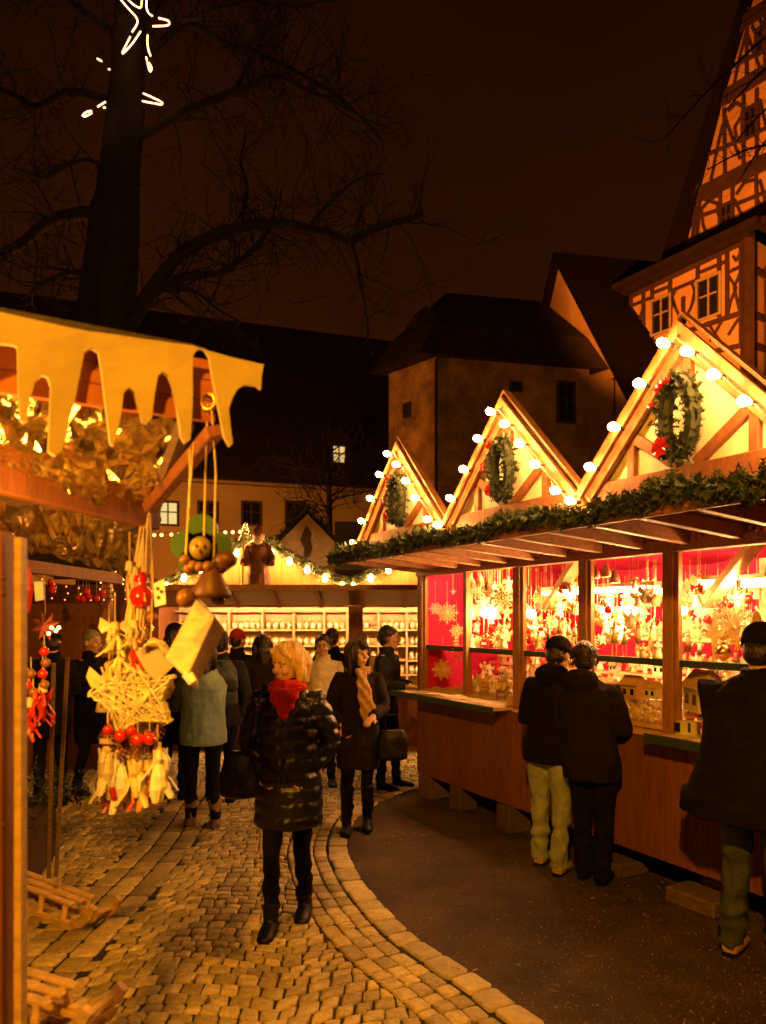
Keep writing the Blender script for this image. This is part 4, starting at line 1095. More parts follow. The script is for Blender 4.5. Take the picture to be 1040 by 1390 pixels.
dR = (CR - C0).normalized(); nR = V((dR.y, -dR.x, 0)); dL = (C0 - CL); dL.z = 0; dL.normalize(); nL = V((dL.y, -dL.x, 0))
def onp(x, y, p0, n):
    r = V(((x - 520) / 1000, 1, -(y - 839) / 1000)); o = V((0, 0, CAMH)); return o + r * (n.dot(p0 - o) / n.dot(r))
window(gt, onp(768, 546, C0, nR), dR, .65, 1.45, 'win_dark', nR)
window(gt, onp(700, 525, C0, nR), dR, .42, .28, 'win_dark', nR)
window(gt, onp(553, 557, CL, nL), dL, .30, .46, 'win_dark', nL)
m = MB(); q0 = V((C0.x, C0.y, 0)); m.bar(q0 + Z1 * 0 - V((0, .06, 0)), C0 - V((0, .06, 0)) - Z1 * .2, .10, .10); m.build('downpipe', M['oak'], gt)
m = MB(); q = V((CL.x, CL.y, 0)) + dL * .9; m.add([q - dL * 1.2 + nL * .5, q + dL * 1.1 + nL * .5, q + dL * .45 + nL * .03 + Z1 * 7.2, q - dL * .3 + nL * .03 + Z1 * 7.2, q - dL * 1.2, q + dL * 1.1, q + dL * .45 + Z1 * 7.2, q - dL * .3 + Z1 * 7.2], [(0, 1, 2, 3), (0, 3, 7, 4), (1, 5, 6, 2), (3, 2, 6, 7)]); m.build('buttress', M['plaster'], gt)
m = MB(); q = P(572, 452, 27.6); m.box(q, (.7, 1.2, .6), rotz(.2)); m.prism([(-.5, .3), (.5, .3), (0, .75)], q, rotz(.2) @ V((1, 0, 0)), Z1, 1.4); m.build('roof_dormer', M['tile'], gt)
# gabled house between gatehouse and tower
gh = thing('gabled_house', 'dim house with a steep plain gable between gatehouse and half-timbered house', 'house', (9, 31, 0))
ap = P(757, 351, 31); lf = P(705, 470, 34.5); rt = P(858, 535, 27.4); lf.z = rt.z
rg = V((9, 1.6, 0)); ap = V(((lf.x + rt.x) / 2 * .3 + ap.x * .7, ap.y, ap.z))
gl_ = [V((lf.x, lf.y, 0)), V((rt.x, rt.y, 0)), rt, ap, lf]
M['plaster_brightened'] = mat('brightened plaster', (.62, .42, .25), .9, .3, .55, .2, 8, detail=9)  # light put into the colour: paler plaster for a wall in shadow
m = MB(); m.add(gl_ + [p + rg for p in gl_], [(0, 1, 2, 3, 4), (9, 8, 7, 6, 5), (1, 6, 7, 2), (5, 0, 4, 9)]); m.build('wall', M['plaster_brightened'], gh)
m = MB(); ov = (lf - rt).normalized() * -.0 - rg.normalized() * .35; dn = (rt - ap).normalized() * .5; dl = (lf - ap).normalized() * .5
slab(m, rt + dn + ov, rt + dn + rg, ap + rg, ap + ov, Z1 * .25); slab(m, ap + ov, ap + rg, lf + dl + rg, lf + dl + ov, Z1 * .25); M['dark_slate'] = mat('darkened slate', (.008, .005, .004), .95, .3, 3, .4, 6, spec=.1); m.build('roof', M['dark_slate'], gh)  # shade put into the roof colour, darkened against the floodlight
ax2 = V((rt.x - lf.x, rt.y - lf.y, 0)).normalized(); n2 = V((ax2.y, -ax2.x, 0))
for x_, y_ in ((805, 545), (829, 541)):
    window(gh, onp(x_, y_, rt, n2), ax2, .62, 1.35, 'win_dark', n2)

# ---------------------------------------------------------------- half-timbered house on the right
M['verge'] = mat('dark verge tiles', (.010, .006, .004), .95, .3, 3, .3, 8, spec=.1)
M['cornice'] = mat('darkened cornice', (.022, .012, .007), .9, .3, 3, .3, 8, spec=.2)  # darker than the oak, shade in the colour against grazing floodlight
ht = thing('half_timbered_house', 'tall half-timbered gabled house with orange lit infill at the upper right', 'house', (14, 30, 0))
def TP(x, y, C=30.6):
    d_ = C / ((x - 520) / 1000 + .685); return P(x, y, d_)
def z3(zx, zy): return (820 + zx * .3595, zy * .3597)
TU = V((.685, -1, 0)).normalized(); TN = V((-1, -.685, 0)).normalized()
def face(m, pts, C, th=.3):
    q = [TP(x, y, C) for x, y in pts]; n = len(q)
    b = [p - TN * th for p in q]
    m.add(q + b, [tuple(range(n)), tuple(range(2 * n - 1, n - 1, -1))] + [(i, n + i, n + (i + 1) % n, (i + 1) % n) for i in range(n)])
CO_, CG = 30.6, 31.9
m = MB(); face(m, [(855, 397), (1014, 320), (1014, 980), (855, 980)], CO_); 
c1 = TP(1014, 320, CO_); c2 = TP(1014, 980, CO_); inn = -TN * 1.4 
w1 = m.build('wall', M['infill'], ht)
m = MB(); m.add([c1, c1 + TN * -6 + Z1 * 0, c2 + TN * -6, c2], [(0, 1, 2, 3)]); m.add([TP(855, 397), TP(855, 397) - TN * 6, TP(855, 980) - TN * 6, TP(855, 980)], [(3, 2, 1, 0)]); m.build('side_wall', M['infill'], ht)
# gable wall: a tall triangle that carries on beyond the picture
gl, gtop, gr = (920, 345), (1112, -300), (1400, 220)
m = MB(); face(m, [gl, (1112, 252), gr, gtop], CG, .4); gw = m.build('gable_wall', M['infill'], ht)
m = MB()
for a, b in (((897, 352), (1100, -330)),):
    q0 = TP(*a, CG - .25); q1 = TP(*b, CG - .25); s_ = (TP(932, 345, CG - .25) - q0)
    s_ = V((s_.x, s_.y, 0)); q0b = q0; 
    bk_ = -TN * 9; o_ = [TP(897, 352, CG - .25), TP(1008, -10, CG - .25), TP(1110, -335, CG - .25)]; n_ = [TP(926, 338, CG - .25), TP(1014, -10, CG - .25), TP(1114, -335, CG - .25)]
    for i in range(2): m.add([o_[i], n_[i], n_[i + 1], o_[i + 1], o_[i] + bk_, n_[i] + bk_, n_[i + 1] + bk_, o_[i + 1] + bk_], [(0, 1, 2, 3), (0, 3, 7, 4), (1, 5, 6, 2), (4, 7, 6, 5)])
m.build('roof', M['verge'], ht)
# oriel lean-to roof with cornice
m = MB()
q = [TP(835, 393, CO_ - .5), TP(1032, 298, CO_ - .5), TP(1032, 292, CO_ - .5), TP(838, 386, CO_ - .5)]
r_ = [TP(920, 348, CG), TP(1060, 262, CG)]
m.add([q[3], q[2], r_[1], r_[0]], [(0, 1, 2, 3)]); m.add([q[2], q[2] - TN * 5, r_[1] - TN * 2], [(0, 1, 2)])
m.add([q[3], r_[0], q[3] - TN * 6 + Z1 * .3, q[0] - TN * 6, q[0]], [(0, 1, 2, 3, 4)])
m.build('oriel_roof', M['verge'], ht)
m = MB(); m.bar(TP(836, 392, CO_ - .45), TP(1033, 299, CO_ - .45), .5, .22); m.bar(TP(846, 396, CO_ - .2), TP(1020, 314, CO_ - .2), .3, .3)
m.bar(TP(1033, 299, CO_ - .45), TP(1033, 299, CO_ - .45) - TN * 5, .5, .22); m.build('cornice', M['cornice'], ht)
# timbers, traced on the facade
def timbers(segs, C, w_, name, parent, arc=False):
    for sgm in segs:
        m = MB(); pts = [TP(*z3(*q), C - .03) for q in sgm]
        for a, b in zip(pts, pts[1:]): m.bar(a, b, w_, .10, TN)
        for p in pts[1:-1]: m.ball(p, w_ * .5, 6, 4)
        m.build(name, M['oak'], parent)
timbers([[(103, 1112), (103, 1400)], [(150, 1095), (150, 1300)], [(183, 1080), (183, 1285)], [(251, 1050), (251, 1255)], [(355, 1003), (355, 1218)], [(436, 968), (436, 1195)], [(466, 955), (466, 1190)], [(519, 930), (519, 1300)], [(300, 1120), (300, 1235)]], CO_, .15, 'post', ht)
timbers([[(100, 1325), (525, 1178)], [(100, 1400), (550, 1296)], [(100, 1120), (525, 915)]], CO_ - .02, .17, 'rail', ht)
timbers([[(103, 1155), (183, 1122)], [(183, 1107), (251, 1080)], [(251, 1100), (355, 1055)], [(355, 1032), (466, 985)], [(466, 1030), (519, 1005)], [(110, 1255), (150, 1240)]], CO_ - .01, .10, 'noggin', ht)
timbers([[(110, 1170), (128, 1240), (150, 1300)], [(150, 1160), (130, 1215), (108, 1300)], [(255, 1110), (272, 1165), (290, 1200), (298, 1230)], [(346, 1085), (330, 1160), (308, 1200), (302, 1230)], [(275, 1085), (255, 1130), (268, 1160)], [(330, 1062), (348, 1110), (332, 1150)], [(470, 1040), (500, 1085), (478, 1140), (470, 1180)], [(515, 1030), (492, 1085), (512, 1170)], [(390, 1215), (440, 1290)], [(450, 1205), (400, 1290)], [(150, 1318), (205, 1365)], [(205, 1300), (160, 1370)], [(470, 1265), (510, 1200)], [(262, 1285), (310, 1335)], [(310, 1262), (270, 1340)], [(115, 1330), (130, 1385)], [(488, 965), (500, 985), (512, 960)]], CO_ - .005, .085, 'brace', ht)
for cx_, cy_, w_, h_ in ((217, 1190, 1.05, 2.2), (396, 1122, 1.15, 2.4)):
    window(ht, TP(*z3(cx_, cy_), CO_ - .02), TU, w_ * .8, h_ * .62, 'win_dark', TN, frame='win_pale')
# gable timbers
timbers([[(325, 765), (700, 580)], [(335, 735), (700, 552)]], CG - .02, .32, 'rail', gw)
timbers([[(425, 400), (700, 228)], [(432, 372), (700, 205)]], CG - .02, .32, 'rail', gw)
timbers([[(512, 105), (700, -20)], [(520, 78), (700, -40)]], CG - .02, .30, 'rail', gw)
timbers([[(285, 930), (700, 760)]], CG - .02, .3, 'rail', gw)
timbers([[(318, 832), (440, 790)], [(490, 775), (700, 690)], [(380, 590), (525, 525)], [(580, 500), (700, 440)], [(470, 262), (700, 140)]], CG - .01, .11, 'noggin', gw)
timbers([[(362, 750), (352, 895)], [(440, 715), (440, 865)], [(486, 695), (486, 855)], [(575, 655), (580, 820)], [(455, 410), (458, 675)], [(528, 360), (528, 640)], [(578, 335), (578, 600)], [(540, 100), (540, 315)], [(610, 60), (610, 270)], [(345, 780), (335, 900)]], CG - .005, .13, 'post', gw)
timbers([[(370, 750), (430, 770), (432, 810)], [(435, 735), (400, 755), (368, 790), (375, 850), (390, 885)], [(495, 755), (515, 800), (540, 835)], [(570, 740), (590, 770), (600, 800)], [(500, 735), (530, 690), (565, 680)], [(455, 430), (485, 520), (515, 600)], [(450, 470), (428, 560), (405, 680)], [(520, 440), (495, 480), (500, 520)], [(470, 420), (500, 390), (520, 400)], [(542, 130), (565, 190), (592, 265)], [(535, 130), (515, 210), (492, 320)], [(590, 680), (606, 740), (612, 800)], [(545, 30), (580, 60), (600, 95)], [(560, 100), (585, 150), (600, 140)], [(590, 380), (612, 470), (640, 560)]], CG, .10, 'brace', gw)
for cx_, cy_, w_, h_ in ((463, 820, .55, .95), (554, 462, .62, 1.05), (600, 150, .5, .9)):
    window(gw, TP(*z3(cx_, cy_), CG - .03), TU, w_, h_, 'win_dark', TN, frame='oak')
m = MB(); m.bar(c1 + TN * .03 + TU * .03, V((c2.x, c2.y, 0)) + TN * .03 + TU * .03, .34, .34); m.build('corner_post', M['oak'], ht)
m = MB()
for zy in (1010, 1180, 1296):
    p = TP(1014, zy * .3597, CO_); m.bar(p + TU * .04, p + TU * .04 - TN * 5.5, .1, .2)
for k in range(4): 
    p = TP(1014, 350, CO_) - TN * (1.2 + k * 1.3) + TU * .04; m.bar(p, V((p.x, p.y, 6)), .16, .1, TU)
m.build('side_framing', M['oak'], ht)

# ---------------------------------------------------------------- big bare tree with rope-light stars
TD = 14.0
tr_ = thing('bare_tree', 'huge bare tree with thick trunk and arching limbs on the left, hung with star lights', 'tree', G(140, 971))
tp = [P(138, 975, TD), P(140, 900, TD), P(146, 600, TD), P(150, 430, TD), P(158, 300, TD), P(168, 180, TD), P(176, 40, TD), P(186, -120, TD), P(196, -300, TD)]
m = MB(); m.tube(tp, [.62, .52, .46, .45, .41, .35, .29, .24, .16], 20)
m.tube([P(120, 560, TD - .1), P(126, 430, TD - .1), P(140, 300, TD - .1), P(152, 200, TD - .1)], [.30, .29, .24, .12], 14)
tmesh = remesh(MBoff(m, tr_.location), .05, 2, lambda c, n: .05 * noise.noise(V((c.x * 4, c.y * 4, c.z * .9))) + .02 * noise.noise(c * 9))
from_mesh('trunk', tmesh, M['bark'], tr_)
LM = [([(150, 470), (178, 440), (205, 395), (240, 352), (290, 320), (350, 304), (420, 309), (475, 326), (520, 306), (575, 292)], 11, 4, .0),
      ([(198, 408), (245, 378), (300, 370), (322, 356), (350, 330), (372, 300)], 7, 2.5, .3),
      ([(185, 190), (255, 150), (320, 122), (372, 105), (430, 128), (480, 150)], 7, 2.5, -.6),
      ([(125, 290), (80, 294), (42, 318), (0, 345), (-50, 360)], 9, 4, .4),
      ([(150, 140), (95, 128), (52, 142), (0, 120), (-40, 100)], 7, 3, .3),
      ([(182, 95), (215, 60), (255, 30), (300, 55), (370, 82), (440, 118), (490, 160), (515, 190)], 6, 2, .8),
      ([(170, 60), (120, 20), (60, -20)], 6, 3, 0), ([(185, 40), (240, -20), (330, -60)], 7, 3, .4),
      ([(215, 395), (260, 395), (300, 425), (325, 440)], 4, 1.5, .5), ([(475, 326), (488, 370), (495, 420), (498, 460)], 3, 1, .1),
      ([(150, 240), (110, 215), (60, 240), (20, 230)], 4, 1.5, -.8), ([(140, 380), (90, 370), (40, 400)], 4, 2, -1.2), ([(250, 25), (330, 5), (400, 8), (470, -10)], 4, 1.5, -1.0), ([(320, 122), (350, 60), (380, 10)], 3, 1, -.4),
      ([(420, 309), (450, 270), (490, 240), (520, 235)], 3, 1, .2), ([(330, 305), (335, 260), (325, 220), (335, 180)], 3, 1, .5)]
lm = MB(); tw = MB()
def grow(m, p, d_, L_, r, lev):
    n = 4; pts = [p]; q = p; dd = d_.copy()
    for i in range(n):
        dd = (dd + V((R.gauss(0, .22), R.gauss(0, .22), R.gauss(.02, .2)))).normalized(); q = q + dd * L_ / n; pts.append(q)
    m.tube(pts, [r * (1 - .75 * i / n) for i in range(n + 1)], 4 if lev else 5)
    if lev > 0:
        for k in range(R.choice((3, 4, 5))):
            i = R.randint(1, n); ax = V((R.gauss(0, 1), R.gauss(0, 1), R.gauss(0, 1))).normalized()
            nd = (dd * .65 + ax * .75).normalized(); grow(m, pts[i], nd, L_ * R.uniform(.45, .75), r * .5, lev - 1)
for pts, r0, r1, dy in LM:
    q = resample([P(x, y, TD + dy * i / (len(pts) - 1) * 1.6) for i, (x, y) in enumerate(pts)], .16); n = len(q)
    rr = [(r0 + (r1 - r0) * i / (n - 1)) / 1000 * TD for i in range(n)]
    q = [p + V((noise.noise(p * 2), noise.noise(p * 2 + V((9, 0, 0))), noise.noise(p * 2 + V((0, 9, 0))))) * .06 for p in q]
    lm.tube(q, rr, 8)
    for i in range(2, n, 1):
        for _ in range(R.choice((1, 2, 2))):
            if R.random() < .9:
                d_ = (q[i] - q[i - 1]).normalized() * .5 + V((R.gauss(0, .7), R.gauss(0, .6), R.gauss(.25, .8)))
                grow(tw, q[i], d_.normalized(), R.uniform(.5, 1.5), min(rr[i] * .4, .018), R.choice((1, 2, 2)))
lm.build('limb', M['bark'], tr_, smooth=True)
tw.build('twig', M['bark'], tr_)
def zs(zx, zy): return (80 + zx * .2115, zy * .2115)
def rope(lines, d_, label):
    c = P(*zs(*lines[0][0]), d_); o = thing('star_light', label, 'star light', c)
    m = MB()
    for ln in lines: m.tube(resample([P(*zs(*q), d_) for q in ln], .04), .013, 6)
    m.build('light_tube', M['rope_light'], o)
    m = MB()
    for ln in lines: m.tube([P(*zs(*q), d_ + .05) for q in ln], .008, 4)
    m.tube([P(*zs(*lines[0][-1]), d_ + .05), P(*zs(*lines[0][-1]), d_ + .05) + V((.0, .3, -.02))], .008, 4)
    m.build('frame', M['oak'], o)
rope([[(360, -60), (400, 0), (440, 48), (505, 130), (470, 205)], [(458, 235), (405, 345), (470, 280), (525, 200)], [(440, -8), (480, 30), (520, 50), (530, 30), (535, -60)], [(565, -60), (562, 40), (575, 82), (600, 102)], [(640, 115), (700, 132), (710, 150), (690, 163), (600, 168)]], 13.3, 'large rope light star at the very top of the tree trunk')
rope([[(570, 225), (568, 270), (575, 320), (588, 358)], [(560, 365), (575, 430), (585, 460), (596, 440), (580, 400)]], 13.2, 'narrow dotted rope light hanging just below the large star, on its right')
rope([[(540, 598), (600, 625), (660, 655), (664, 670), (640, 668), (535, 648)]], 13.6, 'open wedge of rope light sticking out right of the trunk')
rope([[(300, 652), (275, 668), (248, 685)], [(285, 692), (298, 688)], [(210, 712), (185, 715), (152, 738), (160, 748), (185, 740), (215, 722)]], 13.4, 'broken loop of rope light sticking out left of the trunk, lowest of all')
rope([[(246, 375), (262, 385), (275, 392)], [(318, 443), (328, 445)]], 13.5, 'two small dots of rope light left of the trunk')
# bare twigs reaching in front of the half-timbered house and a thin tree by the long house
t2 = thing('bare_tree', 'bare thin branches reaching across the half-timbered gable, tree mostly out of view', 'tree', V((13.2, 19.5, 0)))
m = MB(); q0 = V((13.2, 19.5, 0)); m.tube([q0, q0 + V((-.1, 0, 4)), q0 + V((-.3, 0, 9)), q0 + V((-.2, .2, 15))], [.3, .25, .18, .08], 10); m.build('trunk', M['bark'], t2, smooth=True)
m = MB()
for a, b in (((1100, 120), (1000, 190)), ((1100, 60), (985, 150)), ((1090, 200), (960, 230)), ((1080, 30), (900, 190)), ((1090, 150), (1000, 250))):
    p0 = P(*a, 19.5); p1 = P(*b, 19.2); pp = resample([V((13.0, 19.5, p0.z - .6)), p0, p0.lerp(p1, .5) + Z1 * .3, p1], .25)
    m.tube(pp, [.05 * (1 - .8 * i / len(pp)) + .006 for i in range(len(pp))], 5)
    for i in range(3, len(pp)):
        if R.random() < .8: grow(m, pp[i], ((p1 - p0).normalized() * .5 + V((R.gauss(0, .6), R.gauss(0, .6), R.gauss(0, .7)))).normalized(), R.uniform(.3, 1.0), .012, 1)
m.build('branch', M['bark'], t2)
t3 = thing('bare_tree', 'slender bare tree standing before the long house, left of the farthest gable', 'tree', V((P(447, 839, 24).x, 24, 0)))
q0 = V((P(447, 839, 24).x, 24, 0)); m = MB(); m.tube([q0, V((q0.x, 24, 3)), P(447, 690, 24), P(446, 640, 24), P(440, 590, 24)], [.16, .13, .10, .06, .03], 8); m.build('trunk', M['bark'], t3, smooth=True)
m = MB()
for k in range(24):
    p = P(447, R.uniform(610, 720), 24); grow(m, p, V((R.gauss(0, 1), R.gauss(0, .5), R.gauss(.5, .5))).normalized(), R.uniform(.8, 2.0), .03, 2)
m.build('crown', M['bark'], t3)
# ---------------------------------------------------------------- near stall on the left
FA = P(0, 430, 1.71); FB = P(355, 495, 2.035); FB.z = FA.z
FU = (FB - FA).normalized(); FN = V((FU.y, -FU.x, 0))      # outward, to the viewer
if FN.y > 0: FN = -FN
def FPt(x, y, off=0):
    r = V(((x - 520) / 1000, 1, -(y - 839) / 1000)); o = V((0, 0, CAMH)); A0 = FA + FN * off
    return o + r * (FN.dot(A0 - o) / FN.dot(r))
def zf(zx, zy): return (zx * .3558, 400 + zy * .3558)
ls = thing('market_stall', 'near stall at the left edge, with felt icicle fringe, gold foil lining and orange posts', 'market stall', (-1.6, 2.6, 0))
upper = [(-420, -12), (-60, 55), (0, 68), (340, 135), (650, 186), (735, 195), (790, 213), (900, 238), (1012, 262)]
lower = [(1004, 300), (1000, 358), (985, 345), (940, 340), (908, 358), (884, 395), (868, 440), (876, 510), (886, 570), (874, 580), (852, 545), (838, 480), (818, 380), (800, 240), (778, 206), (750, 210), (735, 235),
         (731, 380), (724, 555), (705, 568), (690, 545), (672, 440), (655, 350), (640, 310), (620, 295), (602, 310), (590, 370), (580, 470), (562, 492), (545, 485), (530, 430), (515, 370), (495, 350), (475, 370), (467, 450), (450, 530), (437, 572), (425, 565), (413, 460), (400, 350), (388, 260), (378, 212), (350, 196), (325, 215), (308, 300), (288, 400), (260, 500), (235, 598), (207, 617), (182, 600), (187, 500), (193, 350), (180, 315), (160, 310), (132, 335), (115, 400), (103, 485), (88, 492), (74, 480), (68, 350), (65, 205), (50, 196), (0, 192), (-60, 210), (-90, 330), (-120, 420), (-160, 300), (-200, 160), (-420, 110)]
m = MB(); pl = [zf(*q) for q in upper] + [zf(*q) for q in lower]
wv = lambda p: FN * .012 * math.sin((p - FA).dot(FU) * 13 + p.z * 6)
fr = [FPt(*q, .02) for q in pl]; fr = [p + wv(p) for p in fr]; bk_ = [p - FN * .012 for p in fr]; n = len(fr)
m.add(fr + bk_, [tuple(range(n)), tuple(range(2 * n - 1, n - 1, -1))] + [(i, (i + 1) % n, n + (i + 1) % n, n + i) for i in range(n)])
def sub(me):
    bm = bmesh.new(); bm.from_mesh(me); bmesh.ops.triangulate(bm, faces=bm.faces); bmesh.ops.subdivide_edges(bm, edges=[e for e in bm.edges if e.calc_length() > .07], cuts=2, use_grid_fill=False)
    bmesh.ops.triangulate(bm, faces=bm.faces); bmesh.ops.recalc_face_normals(bm, faces=bm.faces)
    for v in bm.verts: v.co += FN * .010 * noise.noise(v.co * 7)
    bm.to_mesh(me); bm.free(); return me
fel = m.build('felt_icicles', M['felt'], ls, fn=sub)
# planks behind the felt, seen between the icicles
m = MB()
for k in range(3):
    z0 = 2.385 + k * .056; a = FPt(-120, 400, -.05); b = FPt(290, 470, -.05)
    for q in (a, b): pass
    a = V((a.x, a.y, z0 + .027)); b = V((b.x, b.y, z0 + .027)); m.bar(a, b, .022, .053)
m.build('fascia_plank', M['soffit'], ls)
a = FPt(-120, 400, -.05); b = FPt(262, 470, -.05); c = b - FN * 1.3; d_ = a - FN * 1.6
m = MB(); slab(m, V((a.x, a.y, 2.56)), V((b.x, b.y, 2.56)), V((c.x, c.y, 2.60)), V((d_.x, d_.y, 2.60)), Z1 * .03); m.build('roof', M['roof_dark'], ls)
b0 = P(-60, 634, 2.0); b1 = P(212, 704, 2.62)
m = MB(); m.bar(b0, b1, .05, .085); m.build('beam', M['panel_or'], ls, bevel=.004)
m = MB(); m.bar(P(292, 585, 2.0), P(203, 688, 2.5), .035, .05, V((0, 1, 0))); m.build('corner_brace', M['panel_or'], ls, bevel=.004)
m = MB(); m.bar(P(252, 574, 2.0), P(208, 690, 2.55), .03, .04, V((0, 1, 0))); m.build('inner_brace', M['old_wood'], ls)
m = MB(); m.bar(P(30, 768, 3.0), P(162, 786, 3.6), .05, .05); m.build('low_beam', M['panel_or'], ls)
# crumpled foil
def foil(c00, c10, c01, c11, nu, nv, amp, name, seed):
    rr = random.Random(seed); m = MB(); vs = []
    nrm = (c10 - c00).cross(c01 - c00).normalized()
    if nrm.y > 0: nrm = -nrm
    for i in range(nu + 1):
        for j in range(nv + 1):
            a = i / nu; b = j / nv
            a2 = a + (rr.uniform(-.42, .42) / nu if 0 < i < nu else 0); b2 = b + (rr.uniform(-.42, .42) / nv if 0 < j < nv else 0)
            p = c00.lerp(c10, a2).lerp(c01.lerp(c11, a2), b2)
            k = noise.noise(p * 6 + V((seed, 0, 0))) + .9 * (abs(noise.noise(p * 11)) - .25) + .5 * abs(noise.noise(p * 22))
            p = p + nrm * (amp * (rr.uniform(-1, 1) * .22 + 2.0 * k) + amp * 1.2 * math.sin(PI * b)) + Z1 * rr.uniform(-.3, .3) * amp
            vs.append(p)
    fs = []
    for i in range(nu):
        for j in range(nv):
            q = (i * (nv + 1) + j, (i + 1) * (nv + 1) + j, (i + 1) * (nv + 1) + j + 1, i * (nv + 1) + j + 1)
            if rr.random() < .5: fs += [(q[0], q[1], q[2]), (q[0], q[2], q[3])]
            else: fs += [(q[0], q[1], q[3]), (q[1], q[2], q[3])]
    m.add(vs, fs); return m.build(name, M['foil'], ls)
foil(P(-90, 505, 1.84), P(258, 566, 2.06), P(-90, 640, 2.02), P(200, 690, 2.58), 27, 13, .028, 'foil_lining', 3)
foil(P(60, 650, 2.10), P(148, 640, 2.18), P(50, 655, 2.02), P(140, 672, 2.12), 16, 9, .030, 'foil_lining', 8)
foil(P(-90, 672, 2.08), P(196, 700, 2.66), P(-90, 725, 2.6), P(172, 772, 3.3), 38, 12, .024, 'foil_lining', 5)
# orange post at the picture edge with a lath
m = MB(); p = P(-6, 722, 1.72); m.box((p.x - .02, 1.72, p.z / 2), (.098, .06, p.z)); m.build('post', M['panel_or'], ls, bevel=.004)
m = MB(); p = P(24, 730, 1.72); m.box((p.x + .006, 1.722, p.z / 2), (.016, .03, p.z)); m.build('post_lath', M['pale_wood'], ls)
m = MB(); p = P(9, 940, 1.69); 
for z in (785, 806, 1120): m.ball(P(5, z, 1.688), .006, 6, 4)
m.build('nail', M['oak'], ls)
m = MB(); m.box((-2.3, 1.9, 1.25), (.09, .09, 2.5)); m.box((-2.7, 3.6, 1.25), (.09, .09, 2.5)); m.build('post', M['panel_or'], ls)
m = MB(); m.box((-2.9, 2.9, .45), (1.1, 1.7, .9)); m.build('counter', M['stall_wood'], ls)
# ring and cords
m = MB(); q = FPt(282, 545, -.03); pts = [q + V((.018 * math.cos(t), 0, .022 * math.sin(t))) for t in [2 * PI * k / 14 for k in range(14)]]; m.tube(pts, .004, 6, closed=True)
tag(m.build('hanging_ring', M['gold'], loc=q, smooth=True), 'small brass ring under the icicle fringe, holding the puppet cords', 'ring')

# ---- the clover puppet
M['green'] = mat('shaded green wood', (.02, .085, .012), .5, .2, 8); M['yellow_wood'] = mat('yellow wood', (.30, .22, .035), .4, .15, 8); M['bead'] = mat('wooden bead', (.22, .10, .03), .35, .2, 8)  # puppet colours darkened to carry its backlit shade
D2 = 2.05; c = P(274, 742, D2)
pu = thing('wooden_puppet', 'wooden puppet with green clover leaf, yellow face and bead feet, hanging on cords', 'puppet', c)
m = MB()
for x_, y_, r_ in ((251, 740, 19), (275, 719, 21), (299, 741, 18), (260, 764, 17), (290, 764, 16), (275, 745, 22)):
    p = P(x_, y_, D2 + .012); q = MB(); m.lathe([(r_ / 1000 * D2, -.012), (r_ / 1000 * D2 * 1.03, 0), (r_ / 1000 * D2, .012)], p, 16, Matrix.Rotation(PI / 2, 3, 'X'))
m.build('clover_leaf', M['green'], pu, smooth=False)
m = MB(); m.ball(P(272, 744, D2 - .02), (.031, .026, .032), 14, 10); hd = m.build('face', M['yellow_wood'], pu, smooth=True)
m = MB(); m.ball(P(267, 741, D2 - .045), .0045, 6, 5); m.ball(P(278, 741, D2 - .045), .0045, 6, 5); m.ball(P(272, 748, D2 - .047), .005, 6, 5); m.build('eye', M['oak'], hd)
m = MB()
for x_, y_ in ((251, 760), (262, 768), (256, 772), (271, 770), (282, 769)): m.ball(P(x_, y_, D2 - .02), .0155, 9, 7)
m.build('bead', M['bead'], pu, smooth=True)
m = MB(); m.lathe([(.052, -.05), (.055, -.035), (.038, .0), (.024, .03), (.012, .05)], P(287, 788, D2), 14); M['puppet_coat'] = mat('shaded brown painted wood', (.10, .035, .014), .5, .3, 12); m.build('body', M['puppet_coat'], pu, smooth=True)  # brown darkened for the same backlit shade
m = MB(); m.ball(P(306, 760, D2), (.035, .028, .025), 9, 7); m.tube([P(296, 772, D2), P(306, 764, D2)], [.02, .022], 7); m.build('sleeve', M['puppet_coat'], pu, smooth=True)
m = MB(); m.ball(P(252, 812, D2 - .03), .026, 10, 8); m.tube([P(266, 798, D2), P(254, 808, D2 - .02)], .006, 6); m.build('foot', M['bead'], pu, smooth=True)
m = MB(); m.ball(P(296, 812, D2), .022, 10, 8); m.tube([P(291, 800, D2), P(296, 810, D2)], .006, 6); m.build('foot', M['bead'], pu, smooth=True)
m = MB(); rq = FPt(282, 548, -.03)
m.tube([rq, P(279, 640, D2), P(277, 728, D2)], .0022, 4); m.tube([rq + V((.01, 0, 0)), P(293, 640, D2), P(290, 768, D2)], .0022, 4); m.tube([FPt(264, 600, -.06), P(257, 670, D2), P(252, 760, D2)], .0025, 4); m.build('cord', M['straw'], pu)
# ---- tilted wooden box
D3 = 2.2
m = MB(); fa = [P(262, 814, D3), P(303, 852, D3 - .04), P(262, 932, D3), P(224, 888, D3 + .02)]
fa = [P(266, 814, D3 + .03), P(292, 836, D3 - .03), P(253, 920, D3 - .02), P(224, 893, D3 + .04)]
ba = [P(272, 812, D3 + .12), P(306, 856, D3 + .05), P(266, 935, D3 + .06), P(230, 896, D3 + .12)]
m.add(fa + ba, [(0, 1, 2, 3), (7, 6, 5, 4), (0, 4, 5, 1), (1, 5, 6, 2), (2, 6, 7, 3), (3, 7, 4, 0)])
bx = tag(m.build('wooden_box', M['pale_wood'], loc=fa[0], bevel=.003), 'flat pale wooden box hanging tilted below the clover puppet', 'box')
m = MB(); m.tube([fa[0] + V((0, .05, 0)), P(258, 770, D3 - .05), P(257, 690, D3 - .15), FPt(258, 610, -.1)], .002, 4); m.build('cord', M['straw'], bx)
